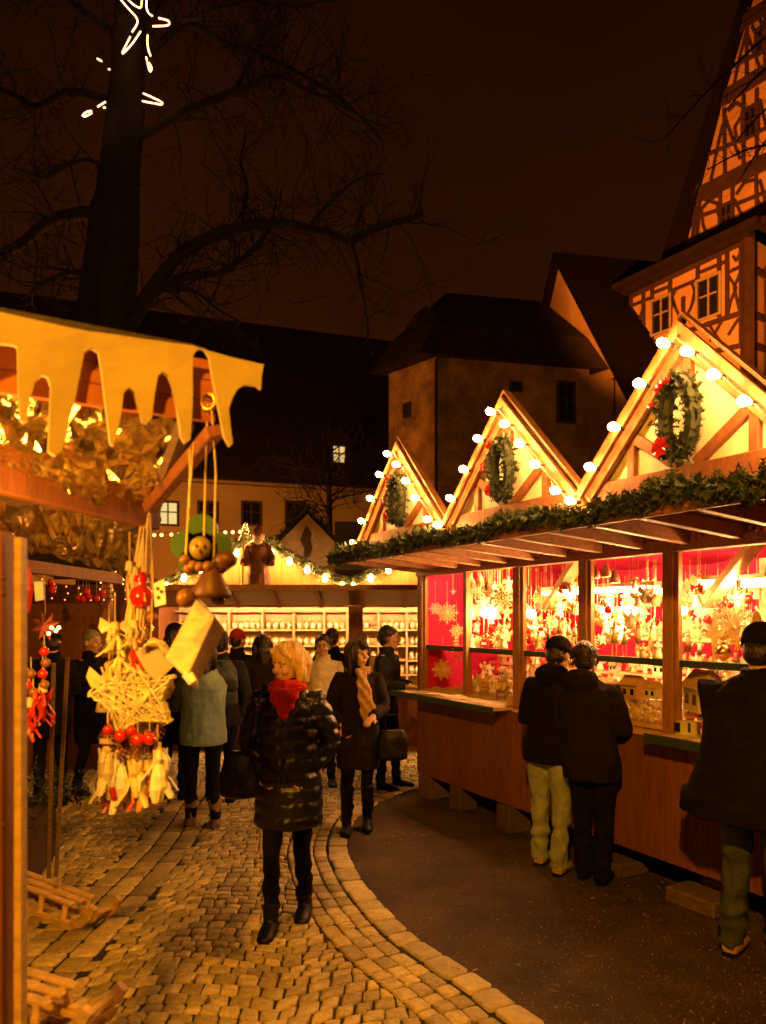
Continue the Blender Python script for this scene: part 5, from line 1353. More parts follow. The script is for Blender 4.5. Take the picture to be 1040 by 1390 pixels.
m = MB(); m.tube([P(255, 915, D3), P(262, 926, D3 - .03), P(268, 932, D3 - .01)], [.018, .014, .006], 6); m.build('tassel', M['white_orn'], bx)
# ---- white card, lantern, wicker star, ribbons, figures in the hanging bunch
DC = 2.5
m = MB(); pts = [(183, 884), (205, 866), (222, 872), (240, 900), (212, 926), (196, 908)]
q = [P(x, y, DC - .05 + .04 * ((x - 183) / 57)) for x, y in pts]; m.add(q + [p + V((.002, .012, .002)) for p in q], [tuple(range(6)), tuple(range(11, 5, -1))] + [(i, (i + 1) % 6, 6 + (i + 1) % 6, 6 + i) for i in range(6)])
cd = tag(m.build('paper_ghost', M['felt'], loc=q[0]), 'bright white folded cloth with two dark eye spots, beside the tilted wooden box', 'ornament')
m = MB(); m.ball(P(192, 876, DC - .07), .010, 7, 5); m.ball(P(197, 871, DC - .07), .008, 7, 5); m.build('eye', M['oak'], cd)
m = MB(); m.tube([P(190, 882, DC - .07), P(202, 872, DC - .065), P(215, 872, DC - .06), P(222, 884, DC - .05)], .006, 6); m.build('ruff', M['straw'], cd)
m = MB(); m.tube([q[1], P(207, 800, DC), P(204, 700, DC + .05)], .002, 4); m.build('cord', M['straw'], cd)
m = MB(); q = [P(208, 792, DC), P(223, 786, DC), P(225, 820, DC), P(210, 824, DC)]; m.add(q + [p + V((0, .004, 0)) for p in q], [(3, 2, 1, 0), (4, 5, 6, 7), (0, 1, 5, 4), (1, 2, 6, 5), (2, 3, 7, 6), (3, 0, 4, 7)])
cd = tag(m.build('white_card', M['white_orn'], loc=q[0]), 'small white card with three dark dots above the hanging bunch', 'card')
m = MB()
for x_, y_ in ((214, 799), (219, 803), (215, 811)): m.ball(P(x_, y_, DC - .004), (.006, .003, .006), 6, 4)
m.build('dot', M['oak'], cd); m = MB(); m.tube([q[0], P(206, 720, DC + .05)], .0018, 4); m.build('cord', M['straw'], cd)
m = MB(); p = P(192, 806, DC); m.lathe([(.008, .075), (.022, .06), (.026, .045), (.016, .03), (.034, .012), (.040, -.012), (.032, -.036), (.012, -.05)][::-1], p, 14)
o = tag(m.build('glass_ornament', M['red_paint'], loc=p, smooth=True), 'shiny red glass ornament at the top of the hanging bunch', 'ornament'); m = MB(); m.tube([p + Z1 * .07, P(196, 700, DC + .05)], .002, 4); m.build('cord', M['straw'], o)
# bunch of straw cords and tapes from the stall corner
o = thing('cord_bunch', 'bunch of straw cords hanging from the foil covered stall corner', 'cords', P(203, 700, 2.55))
m = MB()
for k in range(9):
    x0 = 198 + R.uniform(-4, 6); x1 = 190 + R.uniform(-22, 16); m.tube([P(x0, 690, 2.56), P((x0 + x1) / 2 + R.uniform(-4, 4), 770, DC + .02), P(x1, 860 + R.uniform(-20, 30), DC)], R.uniform(.002, .005), 5)
m.build('cords', M['straw'], o)
m = MB(); m.tube([P(204, 690, 2.56), P(203, 760, 2.54), P(202, 830, 2.5)], .006, 6); m.build('rod', M['pale_wood'], o)
def blades(p, n, L_, w_, mt_, name, label, spread=.25, flare=.5):
    w_ *= 1.25; n = int(n * 1.7)
    o = thing(name, label, 'ribbon', p); m = MB()
    for k in range(n):
        a = R.uniform(0, 2 * PI); d_ = V((math.cos(a) * spread, math.sin(a) * spread, -1)).normalized(); s_ = V((-math.sin(a), math.cos(a), 0)); l = L_ * R.uniform(.75, 1.05)
        q0 = p + V((math.cos(a), math.sin(a), 0)) * .008; cu = V((math.cos(a), math.sin(a), 0))
        rows = []
        for t in (0, .25, .5, .75, 1):
            ww = w_ * (.4 + 1.1 * t - .5 * t * t) * (.55 if t == 1 else 1); c_ = q0 + d_ * l * t + cu * .02 * math.sin(t * 5 + k)
            rows += [c_ - s_ * ww / 2, c_ + cu * .006, c_ + s_ * ww / 2]
        m.add(rows, [(i * 3 + j, i * 3 + j + 1, i * 3 + 4 + j, i * 3 + 3 + j) for i in range(4) for j in range(2)])
    m.build('strip', M[mt_], o); m = MB(); m.tube([p - Z1 * .012, p + Z1 * .02], [.016, .012], 8); m.build('knot', M['straw'], o)
    m = MB(); m.tube([p + Z1 * .02, p + Z1 * .12], .002, 4); m.build('cord', M['straw'], o)
M['husk'] = mat('pale corn husk', (.70, .60, .30), .6, .2, 14, .2, 40, island=.15); M['white_rib'] = mat('white ribbon', (.82, .78, .66), .5, .08, 10); M['red_rib'] = mat('red ribbon', (.45, .03, .015), .4, .2, 10); M['husk_p'] = mat('reddish husk', (.60, .24, .12), .6, .3, 12)
for x_, y_, n, L_, w_, mt_, lb in ((146, 1014, 9, .19, .028, 'husk', 'pale husk tassel at the lower left of the hanging bunch'), (163, 1020, 8, .20, .028, 'white_rib', 'white ribbon tassel, second from the left under the wicker star'), (158, 1040, 6, .155, .022, 'red_rib', 'short red ribbon tassel hanging on the left under the wicker star'),
                                  (182, 1018, 8, .19, .028, 'husk', 'pale husk tassel in the middle under the wicker star'), (192, 1036, 7, .165, .026, 'red_rib', 'long dark red ribbon tassel, lowest of the hanging bunch'), (200, 1040, 5, .14, .022, 'husk_p', 'reddish husk tassel beside the dark red ribbon'), (214, 1016, 9, .17, .030, 'white_rib', 'white ribbon tassel at the right under the wicker star')):
    blades(P(x_, y_, DC + R.uniform(-.04, .04)), n, L_, w_, mt_, 'ribbon_tassel', lb)
for x_, y_, n, L_, w_, mt_, lb in ((156, 852, 9, .10, .016, 'husk', 'straw tassel under the yellow bow, topmost of the bunch on the left'), (172, 875, 11, .12, .014, 'straw', 'straw tassel just left of the white cloth'), (182, 850, 9, .09, .012, 'husk', 'short straw tassel between the yellow bow and the gold bauble'), (150, 905, 8, .10, .014, 'straw', 'straw tassel hanging over the left tip of the wicker star'), (176, 770, 7, .14, .010, 'straw', 'thin straw tassel high among the cords left of the red glass ornament')):
    blades(P(x_, y_, DC + R.uniform(-.02, .05)), n, L_, w_, mt_, 'straw_tassel', lb, .45)
# wicker star
c = P(184, 946, DC); ws = thing('wicker_star', 'big pale star woven of twigs, in the middle of the hanging bunch', 'star', c)
st_ = []
for k in range(10):
    a = PI / 2 + k * PI / 5 + .25; r_ = .145 if k % 2 == 0 else .092; st_.append(V((r_ * math.cos(a), 0, r_ * .86 * math.sin(a))))
m = MB()
for lay in (-.02, 0, .02):
    for k in range(10):
        a = c + st_[k] + V((0, lay, 0)); b = c + st_[(k + 1) % 10] + V((0, lay, 0)); m.tube([a + (a - b) * .12, b + (b - a) * .12], .0038, 5)
m.build('rim', M['husk'], ws)
m = MB()
for k in range(230):
    i = R.random() * 10; j = (i + R.uniform(2.5, 7.5)) % 10
    f1 = st_[int(i)].lerp(st_[(int(i) + 1) % 10], i % 1); f2 = st_[int(j)].lerp(st_[(int(j) + 1) % 10], j % 1); y_ = R.uniform(-.035, .035)
    a = c + f1 * 1.04 + V((0, y_, 0)); b = c + f2 * 1.04 + V((0, R.uniform(-.035, .035), 0)); m.tube([a, a.lerp(b, .5) + V((R.uniform(-.01, .01), R.uniform(-.02, .02), R.uniform(-.01, .01))), b], R.uniform(.0014, .0026), 4)
M['twig_pale'] = mat('bleached twig', (.80, .72, .46), .5, .2, 20, island=.35); m.build('twig_weave', M['twig_pale'], ws)
m = MB(); m.tube([c + Z1 * .12, P(196, 800, DC), P(201, 700, 2.54)], .003, 5); m.build('cord', M['straw'], ws)
# behind the star: husk figures and cones
for k, (x_, y_, d_, h) in enumerate(((148, 965, 2.6, .2), (205, 985, 2.62, .22))):
    p = P(x_, y_, d_)
    angel(p, h, ('husk angel peeping out left of the wicker star', 'husk angel half hidden behind the lower right of the wicker star')[k], 'husk')
m = MB(); p = P(156, 850, 2.5)
for sg in (-1, 1): m.add([p, p + V((sg * .05, 0, .03)), p + V((sg * .06, .01, -.005)), p + V((sg * .045, 0, -.025))], [(0, 1, 2, 3)])
m.ball(p, .012, 7, 5); tag(m.build('bow', M['husk'], loc=p), 'yellow bow at the upper left of the hanging bunch', 'bow')
def cone(p, r, label, g):
    m = MB()
    for k in range(40):
        t = k / 40; a = k * 2.4; rr = r * math.sin(PI * (.12 + .8 * t)); q = p + V((math.cos(a) * rr * .6, math.sin(a) * rr * .6, (t - .5) * r * 2.2)); d_ = V((math.cos(a), math.sin(a), -.35)).normalized(); s_ = V((-math.sin(a), math.cos(a), 0))
        m.add([q - s_ * r * .12, q + s_ * r * .12, q + d_ * r * .5 + s_ * r * .2, q + d_ * r * .56 + Z1 * r * .06, q + d_ * r * .5 - s_ * r * .2], [(0, 1, 2, 3, 4)])
    m.ball(p, (r * .5, r * .5, r * 1.05), 8, 6); tag(m.build('pine_cone', M['brown_orn'], loc=p), label, 'pine cone', g)
for k, (x_, y_) in enumerate(((143, 1000), (166, 988), (178, 1004), (198, 996), (213, 990), (166, 1016), (208, 1020), (186, 1018), (150, 1012))):
    cone(P(x_, y_, DC + .02 + R.uniform(-.03, .03)), R.uniform(.022, .03), 'brown pine cone tied into the hanging bunch below the wicker star', 'pine cones in the hanging bunch')
for k, (x_, y_, r_) in enumerate(((147, 991, .018), (163, 999, .021), (187, 1004, .022), (203, 1003, .021), (178, 992, .016))):
    bauble(P(x_, y_, DC - .05), r_, ('leftmost', 'second', 'fourth', 'rightmost', 'smallest')[k] + ' of the red balls in a row under the wicker star', up=.05)
m = MB(); m.bar(P(136, 1006, DC), P(214, 1008, DC), .012, .016); tag(m.build('twig', M['pale_wood'], loc=P(136, 1006, DC)), 'thin straight wooden stick across the bunch among the red balls', 'stick')
for k, (x_, y_, r_, mt_) in enumerate(((198, 855, .028, 'gold'), (205, 838, .022, 'brown_orn'), (188, 840, .02, 'red_paint'), (168, 905, .016, 'red_paint'), (190, 920, .02, 'gold'))):
    bauble(P(x_, y_, DC + .03), r_, ('gold bauble above the white cloth in the hanging bunch', 'brown wooden bauble above the gold one', 'small red bauble left of the brown wooden one', 'tiny red bauble beside the straw tassels', 'gold bauble under the white cloth')[k], mt_, up=.06)
m = MB(); p = P(188, 868, DC - .02)
for k in range(6): a = p + V((R.uniform(-.02, .02), 0, 0)); m.tube([a, a + V((R.uniform(-.02, .02), 0, -.05)), a + V((R.uniform(-.03, .03), 0, -.10))], [.006, .006, .003], 5)
tag(m.build('chilli_string', M['red_rib'], loc=p), 'cluster of thin red pods left of the white cloth', 'pods')
# left edge hangings
for k, (x_, y_, mt_, lb) in enumerate(((40, 955, 'red_rib', 'dark red tassel hanging beside the orange post'), (58, 935, 'red_rib', 'red tassel on a bead string, right of the one by the post'))):
    blades(P(x_, y_, 2.6), 9, .13, .014, mt_, 'red_tassel', lb, .12)
for k in range(7):
    p = P((42, 38, 45, 60, 62, 58, 60)[k], (915, 930, 940, 885, 900, 915, 930)[k], 2.6); bauble(p, .017, 'red wooden bead above the tassels beside the orange post' if k % 2 else 'brown wooden bead above the tassels beside the orange post', 'red_paint' if k % 2 else 'bead', 'red beads by the post' if k % 2 else 'brown beads by the post', .04)
c = P(62, 850, 2.9)
o = thing('paper_lantern_star', 'pink folded paper star with glinting points beside the orange post', 'star', c); m = MB()
for k in range(8):
    a = k * PI / 4 + .3; m.add([c + V((0, -.03, 0)), c + V((.035 * math.cos(a - .35), 0, .035 * math.sin(a - .35))), c + V((.06 * math.cos(a), 0, .06 * math.sin(a))), c + V((.035 * math.cos(a + .35), 0, .035 * math.sin(a + .35)))], [(0, 1, 2), (0, 2, 3)])
M['pink'] = mat('pink paper', (.35, .09, .07), .5, .2, 9); m.build('paper', M['pink'], o); m = MB()
for x_, y_ in ((70, 852), (76, 856), (66, 860), (80, 852), (60, 880)): m.ball(P(x_, y_, 2.84), .006, 6, 4)  # glowing beads put in as the star's white glints
m.build('lights_and_glints', M['bulb_s'], o); m = MB(); m.tube([c, P(60, 780, 2.95)], .002, 4); m.build('cord', M['straw'], o)
m = MB(); q = [P(46, 790, 2.6), P(58, 789, 2.6), P(59, 814, 2.6), P(48, 816, 2.6)]; m.add(q + [p + V((0, .004, 0)) for p in q], [(3, 2, 1, 0), (4, 5, 6, 7), (0, 1, 5, 4), (1, 2, 6, 5), (2, 3, 7, 6), (3, 0, 4, 7)])
tag(m.build('white_card', M['white_orn'], loc=q[0]), 'small plain pale card hanging beside the orange post', 'card')
m = MB(); m.tube([P(40, 770, 2.6), P(38, 800, 2.6), P(36, 830, 2.62)], [.004, .02, .012], 7); tag(m.build('red_stocking', M['red_rib'], loc=P(38, 800, 2.6)), 'dark red stocking shape hanging left of the pale card', 'stocking')
# tall slats standing by the sledge
for k, (a, b, lb) in enumerate((((73, 900), (66, 1192), 'tall thin wooden slat standing at the upper sledge, left of the pair'), ((92, 892), (76, 1190), 'tall thin wooden slat standing at the upper sledge, right of the pair'))):
    m = MB(); m.bar(P(*a, 4.1), P(b[0], b[1], 4.45), .022, .012, V((0, 1, 0))); tag(m.build('wooden_pole', M['old_wood'], loc=P(b[0], b[1], 4.45), bevel=.002), lb, 'slat')

# ---- wooden sledges
def sledge(p, yaw, L_, W_, label, tilt=0, lift=0):
    o = thing('wooden_sledge', label, 'sledge', p); r = rotz(yaw) @ Matrix.Rotation(tilt, 3, 'Y'); T = lambda a, b, c: p + Z1 * lift + r @ V((a, b, c))
    for sg in (-1, 1):
        m = MB(); pts = [(-.50, .02), (-.2, .0 + .02), (.2, .02), (.34, .035), (.45, .075), (.53, .13), (.57, .19)]
        q = [T(a * L_, sg * W_ / 2, c) for a, c in pts]
        for a, b in zip(q, q[1:]): m.bar(a, b + (b - a) * .06, .03, .05)
        m.build('runner', M['pale_wood'], o, bevel=.003)
        for a in (-.34, .0, .26): m = MB(); m.bar(T(a * L_, sg * W_ / 2, .03), T(a * L_, sg * W_ * .42, .135), .024, .028, V((1, 0, 0))); m.build('upright', M['pale_wood'], o, bevel=.003)
    for a in (-.34, .0, .26): m = MB(); m.bar(T(a * L_, -W_ * .5, .132), T(a * L_, W_ * .5, .132), .032, .026); m.build('crosspiece', M['pale_wood'], o, bevel=.003)
    for k in range(3):
        y = (-.40 + .40 * k) * W_; m = MB(); m.bar(T(-.46 * L_, y, .158), T(.32 * L_, y, .150), .04, .018); m.build('seat_slat', M['pale_wood'], o, bevel=.004)
    m = MB(); m.bar(T(.52 * L_, -W_ / 2, .135), T(.52 * L_, W_ / 2, .135), .03, .024); m.build('front_bar', M['pale_wood'], o, bevel=.003)
sledge(V((-2.06, 4.60, .0)), -.60, .95, .17, 'pale wooden sledge on the cobbles below the tall slats, farthest of the sledges')
sledge(V((-1.66, 3.33, .0)), -.48, .90, .19, 'nearest pale wooden sledge at the lower left corner of the picture')
sledge(V((-1.56, 3.08, .19)), -.35, .85, .19, 'pale wooden sledge lying askew on top of the nearest one', tilt=.06, lift=.0)
m = MB(); m.box((-2.75, 5.3, .22), (.6, .7, .40), rotz(.2)); m.box((-2.75, 5.3, .45), (.66, .76, .04), rotz(.2)); tag(m.build('dark_crate', M['oak'], loc=(-2.75, 5.3, 0), bevel=.01), 'dark low crate on the cobbles behind the upper sledge', 'crate')
p0 = V((-2.5, 5.4, .46)); m = MB()
for k in range(70): sprigs(m, V((-2.55 + R.uniform(-.4, .3), 5.25 + R.uniform(-.3, .3), .45 + R.uniform(0, .25))), 2, .06, .12)
tag(m.build('fir_branches', M['fir_dark'], loc=p0), 'heap of dark fir branches on the low crate at the left', 'branches')
# ---------------------------------------------------------------- people
M['black_cloth'] = mat('black wool', (.008, .006, .005), .9, .3, 12, .3, 60, spec=.12)
M['shiny_black'] = mat('glossy black quilted nylon', (.010, .009, .009), .30, .2, 8, .5, 22, spec=.45)
M['dark_brown'] = mat('dark brown wool', (.013, .008, .006), .9, .3, 12, .3, 60, spec=.15)
M['dark_blue'] = mat('dark blue jacket', (.009, .010, .014), .8, .3, 10, .3, 40, spec=.2)
M['jeans'] = mat('pale washed jeans', (.30, .33, .34), .8, .25, 6, .4, 30)
M['dark_jeans'] = mat('dark jeans', (.05, .06, .07), .85, .3, 9, .4, 40)
M['trouser'] = mat('black trousers', (.007, .006, .006), .9, .3, 9, .3, 40, spec=.15)
M['wide_trouser'] = M['trouser']
M['leather'] = mat('black leather', (.005, .004, .0035), .42, .3, 9, .3, 40, spec=.3)
M['tan_boot'] = mat('tan boot', (.26, .15, .07), .7, .25, 9, .3, 40)
M['tan_shoe'] = mat('tan shoe', (.42, .28, .14), .65, .25, 9, .3, 40)
M['red_scarf'] = mat('red knitted scarf', (.62, .015, .02), .8, .15, 12, .4, 70)
M['tan_scarf'] = mat('tan woven scarf', (.46, .27, .11), .85, .3, 18, .4, 60)
M['blond'] = mat('blond hair', (.60, .40, .18), .45, .35, 22, .3, 60, stretch=(1, 1, .25))
M['dark_hair'] = mat('dark brown hair', (.018, .010, .006), .4, .35, 22, .4, 60)
M['grey_hair'] = mat('grey hair', (.22, .19, .16), .6, .3, 22, .4, 60)
M['knit_black'] = mat('black knitted cap', (.008, .007, .006), .95, .3, 30, .6, 70, spec=.1)
M['knit_red'] = mat('red knitted hat', (.40, .02, .02), .95, .3, 30, .6, 70)
M['teal'] = mat('teal grey jacket back', (.20, .30, .27), .75, .15, 6, .35, 18)
M['teal_dark'] = mat('dark teal sleeves', (.03, .045, .045), .75, .2, 6, .35, 18)
M['cream'] = mat('cream jacket', (.60, .48, .30), .8, .15, 8, .3, 30)
M['lips'] = mat('lips', (.42, .09, .07), .4, .1, 20); M['eye_white'] = mat('eye white', (.7, .66, .6), .2, .05, 9); M['iris'] = mat('iris', (.02, .014, .01), .1, .1, 9); M['brow'] = mat('brow', (.10, .06, .03), .8, .2, 20)

def nz3(c, s, k=0): return noise.noise(V((c.x * s + k, c.y * s, c.z * s)))
def person(x, y, yaw, H, label, group=None, top='black_cloth', coat_len=.80, legs='trouser', shoe='leather', hair='dark_hair', hairstyle='short', head_yaw=0, head_pitch=0,
           arms=((.06, .12, .0), (.06, .12, .0)), feet=((-.09, .0), (.09, .0)), lean=0, leanx=0, bulk=1.0, flare=1.0, quilt=0, collar=True, hood=False, skirt=False, cap=None, vox=.011, boots=0, sleeve=None, hem_hang=0):
    """x,y ground point; yaw 0 faces the camera (-Y). arms: per side (elbow out, elbow back(-)/fwd, hand style) or explicit dict"""
    k = H / 1.70; root = thing('person', label, 'person', (x, y, 0), group); root.rotation_euler = (0, 0, yaw)
    S = lambda a, b, c: V((a * k, b * k, c * k))
    def sway(p):     # lean of the upper body about the hips
        t = max(0, p.z - .85 * k); return V((p.x + leanx * t, p.y - lean * t, p.z - .3 * lean * lean * t))
    # --- legs
    hips = [S(-.085, 0, .90), S(.085, 0, .90)]
    ank = [S(fx_, fy_, .085) for fx_, fy_ in feet]; kne = []
    for h, a, (fx_, fy_) in zip(hips, ank, feet): kne.append(h.lerp(a, .52) + S(0, -.035 - .25 * max(0, fy_), 0))
    # --- arms
    sh = [sway(S(-.168 * bulk, 0, 1.362)), sway(S(.168 * bulk, 0, 1.362))]; el = []; wr = []; hd = []
    for i, sg in enumerate((-1, 1)):
        a = arms[i]
        e = sway(S(sg * (.178 * bulk + a['e'][0]), a['e'][1], a['e'][2])); w_ = sway(S(sg * a['w'][0], a['w'][1], a['w'][2])); el.append(e); wr.append(w_)
    hc = sway(S(0, -.02, 1.575)); nk = sway(S(0, .0, 1.42))
    hr = Matrix.Rotation(head_yaw, 3, 'Z') @ Matrix.Rotation(-head_pitch, 3, 'X')
    Hd = lambda a, b, c: hc + hr @ S(a, b, c)
    # --- body: one continuous skin
    m = MB(); sub_ = MB
    m.ball(hc + hr @ S(0, .012, .03), S(.074, .094, .098), 16, 12, hr)
    m.ball(hc + hr @ S(0, -.022, -.045), S(.056, .066, .072), 14, 10, hr)
    m.ball(hc + hr @ S(0, -.055, -.092), S(.028, .024, .022), 10, 8, hr)
    m.tube([Hd(0, -.080, .020), Hd(0, -.100, -.012), Hd(0, -.106, -.028)], [.010 * k, .013 * k, .016 * k], 8); m.ball(Hd(0, -.098, -.030), S(.018, .012, .010), 8, 6, hr)
    for sg in (-1, 1):
        m.ball(Hd(sg * .076, .012, -.008), S(.010, .020, .032), 8, 7, hr); m.ball(Hd(sg * .038, -.068, -.028), S(.026, .020, .022), 8, 7, hr); m.ball(Hd(sg * .03, -.078, .026), S(.026, .014, .010), 8, 6, hr)
    m.ball(Hd(0, -.082, -.068), S(.026, .016, .013), 9, 7, hr)
    m.tube([nk - S(0, 0, .06), nk + S(0, -.005, .03), hc - S(0, -.02, .05)], [.062 * k, .054 * k, .056 * k], 12)
    m.tube([S(0, 0, .86), sway(S(0, 0, 1.05)), sway(S(0, 0, 1.25)), sway(S(0, 0, 1.38))], [(.13 * k, .09 * k), (.115 * k, .085 * k), (.14 * k, .095 * k), (.10 * k, .07 * k)], 14, ref=(1, 0, 0))
    for i, sg in enumerate((-1, 1)):
        m.tube([sway(S(0, 0, 1.36)), sh[i], sh[i].lerp(el[i], .5), el[i], el[i].lerp(wr[i], .6), wr[i]], [.06 * k, .052 * k, .045 * k, .04 * k, .034 * k, .027 * k], 10)
        f = (wr[i] - el[i]).normalized(); side = f.cross(V((0, 1, 0)) if abs(f.z) > .5 else V((0, 0, 1))).normalized(); nrm = f.cross(side)
        pc = wr[i] + f * .045 * k; hd.append(pc + f * .05 * k)
        m.tube([wr[i], pc, wr[i] + f * .088 * k], [(.026 * k, .020 * k), (.040 * k, .016 * k), (.038 * k, .014 * k)], 10, ref=side)
        for j in range(4):
            b0 = wr[i] + f * .082 * k + side * (-.028 + .0187 * j) * k; l = (.062, .072, .068, .052)[j] * k; cv = nrm * .016 * k * (1 if True else 0)
            m.tube([b0, b0 + f * l * .5 + cv * .35, b0 + f * l * .85 + cv * 1.3, b0 + f * l * .95 + cv * 2.1], [.0095 * k, .009 * k, .0085 * k, .006 * k], 6)
        tb = wr[i] + f * .03 * k - side * .034 * k; m.tube([tb, tb + f * .028 * k - side * .020 * k + nrm * .01 * k, tb + f * .060 * k - side * .022 * k + nrm * .022 * k], [.013 * k, .011 * k, .008 * k], 6)
        m.tube([hips[i], kne[i], ank[i], ank[i] - S(0, 0, .05)], [.05 * k, .032 * k, .028 * k, .03 * k], 10)
        m.tube([ank[i] + S(0, .02, -.05), ank[i] + S(0, -.11, -.055)], [.032 * k, .028 * k], 8)
    from_mesh('body', remesh(m, .0065 if vox < .011 else .009, 1), M['skin'], root)
    for o in (bpy.data.objects[-1:] if False else []): pass
    # features
    m = MB()
    for sg in (-1, 1): m.ball(Hd(sg * .031, -.0795, .006), S(.0135, .009, .0075), 9, 7, hr)
    ey = m.build('eyes', M['eye_white'], None, smooth=True); ey.parent = root
    m = MB()
    for sg in (-1, 1): m.ball(Hd(sg * .031, -.0875, .006), S(.0065, .003, .0065), 8, 6, hr)
    q = m.build('iris', M['iris'], None, smooth=True); q.parent = ey
    m = MB(); m.tube([Hd(-.022, -.0885, -.066), Hd(-.01, -.0965, -.062), Hd(0, -.098, -.0645), Hd(.01, -.0965, -.062), Hd(.022, -.0885, -.066)], [.003 * k, .006 * k, .007 * k, .006 * k, .003 * k], 6); q = m.build('lips', M['lips'], None, smooth=True); q.parent = root
    m = MB()
    for sg in (-1, 1): m.tube([Hd(sg * .014, -.090, .027), Hd(sg * .03, -.0905, .032), Hd(sg * .050, -.079, .027)], [.003 * k, .004 * k, .002 * k], 5)
    q = m.build('eyebrows', M['brow'], None); q.parent = root
    # --- trousers / skirt
    m = MB()
    if skirt:
        m.tube([S(0, 0, .98), S(0, 0, .80), S(0, 0, .40), S(0, 0, .07)], [(.16 * k, .11 * k), (.185 * k, .13 * k), (.18 * k, .15 * k), (.20 * k, .18 * k)], 18, ref=(1, 0, 0))
    else:
        m.tube([S(0, 0, .98), S(0, 0, .86)], [(.155 * k, .11 * k), (.165 * k, .12 * k)], 14, ref=(1, 0, 0))
        lw = .80 if legs in ('trouser',) else 1.0
        for i in range(2):
            m.tube([hips[i] + S(0, 0, .02), hips[i].lerp(kne[i], .5), kne[i], kne[i].lerp(ank[i], .45) + S(0, .012, 0), ank[i] + S(0, .006, .01 - (.045 if not boots else 0))], [.096 * k * bulk, .087 * k * lw, .068 * k * lw, .064 * k * lw, .060 * k * lw], 12)
    fm = 1.4 if 'jeans' in legs else 1.0
    fold = (lambda c, n: fm * (.010 * nz3(V((c.x * 1.6, c.y * 1.6, c.z)), 11 / k) * (1.3 if c.z < .55 * k else .7) + .004 * math.sin(c.z * 55 + nz3(c, 5) * 5) * (1 if c.z < .35 * k else .25))) if not skirt else (lambda c, n: .012 * math.sin(math.atan2(c.y, c.x) * 9 + nz3(c, 3) * 2))
    q = from_mesh('skirt' if skirt else 'trousers', remesh(m, vox, 2, fold), M[legs], root)
    # --- shoes or boots
    for i in range(2):
        a = ank[i]; ty = .18 * (feet[i][0]); m = MB(); d_ = V((math.sin(ty * 1.5), -1, 0)).normalized()
        hh = .0
        m.tube([a + S(0, .045, -.045), a + S(0, .0, -.040), a + d_ * .09 * k - Z1 * .048 * k, a + d_ * .165 * k - Z1 * .056 * k, a + d_ * .19 * k - Z1 * .06 * k], [(.038 * k, .044 * k), (.048 * k, .052 * k), (.054 * k, .042 * k), (.048 * k, .032 * k), (.026 * k, .020 * k)], 12, ref=(1, 0, 0))
        if boots: m.tube([a - Z1 * .04 * k, a + Z1 * .05 * k, a.lerp(kne[i], boots)], [.045 * k, .047 * k, .064 * k], 12)
        else: m.tube([a - Z1 * .04 * k, a + Z1 * .03 * k], [.044 * k, .044 * k], 10)
        me = remesh(m, .008, 1)
        for v in me.vertices: v.co.z = max(v.co.z, .004 if not skirt else .004)
        from_mesh('boot' if boots else 'shoe', me, M[shoe], root)
        m = MB(); m.tube([V((a.x, a.y + .06 * k, .009)), V((a.x, a.y, .009)), V((a.x, a.y, .009)) + d_ * .10 * k, V((a.x, a.y, .009)) + d_ * .195 * k], [(.034 * k, .009), (.044 * k, .009), (.048 * k, .009), (.020 * k, .009)], 12, ref=(1, 0, 0)); q = m.build('sole', M['trouser'], None); q.parent = root
    # --- coat
    m = MB(); hz = coat_len; B = bulk
    secs = [(hz, .185 * flare, .145 * flare), (hz + .10, .185 * flare, .142 * flare), (.86 if hz < .8 else hz + .14, .185 * (1 + (flare - 1) * .75), .140 * (1 + (flare - 1) * .75)), (1.0, .168 * (1 + (flare - 1) * .55), .128 * (1 + (flare - 1) * .55)), (1.12, .170 * (1 + (flare - 1) * .4), .128 * (1 + (flare - 1) * .4)), (1.26, .188, .135), (1.345, .175, .115), (1.40, .125, .090), (1.445, .078, .075)]
    m.tube([sway(S(0, .0, z)) if z > .9 else S(0, 0, z) for z, _, _ in secs], [(a * k * B, b * k * B) for _, a, b in secs], 24, ref=(1, 0, 0))
    sleeve_m = m if not sleeve else MB()
    for i in range(2):
        sleeve_m.tube([sway(S(0, 0, 1.32)).lerp(sh[i], .5), sh[i] - S(0, 0, .01), sh[i].lerp(el[i], .5), el[i], el[i].lerp(wr[i], .5), wr[i] + (el[i] - wr[i]) * .06], [.070 * k, .074 * k * B, .070 * k * B, .064 * k * B, .058 * k, .052 * k], 14)
    if collar: m.tube([sway(S(0, .005, 1.40)), sway(S(0, .008, 1.455)), sway(S(0, .012, 1.485))], [(.085 * k, .08 * k), (.084 * k, .082 * k), (.090 * k, .088 * k)], 14, ref=(1, 0, 0))
    if hood: m.ball(sway(S(0, .105, 1.44)), S(.13, .07, .09), 12, 8)
    if quilt:
        def fold(c, n):
            b = abs(math.sin(PI * (c.z + .012 * nz3(c, 9)) / (quilt * k))); return .010 * (b ** .6) - .004 + .006 * nz3(c, 18)
    else:
        fold = lambda c, n: .011 * nz3(V((c.x * 1.3, c.y * 1.3, c.z * .7)), 9 / k) + .005 * nz3(c, 22)
    q = from_mesh('coat' if hz < .8 else 'jacket', remesh(m, vox if not quilt else .0075, 3, fold), M[top], root)
    if sleeve: from_mesh('sleeves', remesh(sleeve_m, vox, 2, lambda c, n: .008 * nz3(c, 14)), M[sleeve], root)
    # --- hair, cap
    m = MB()
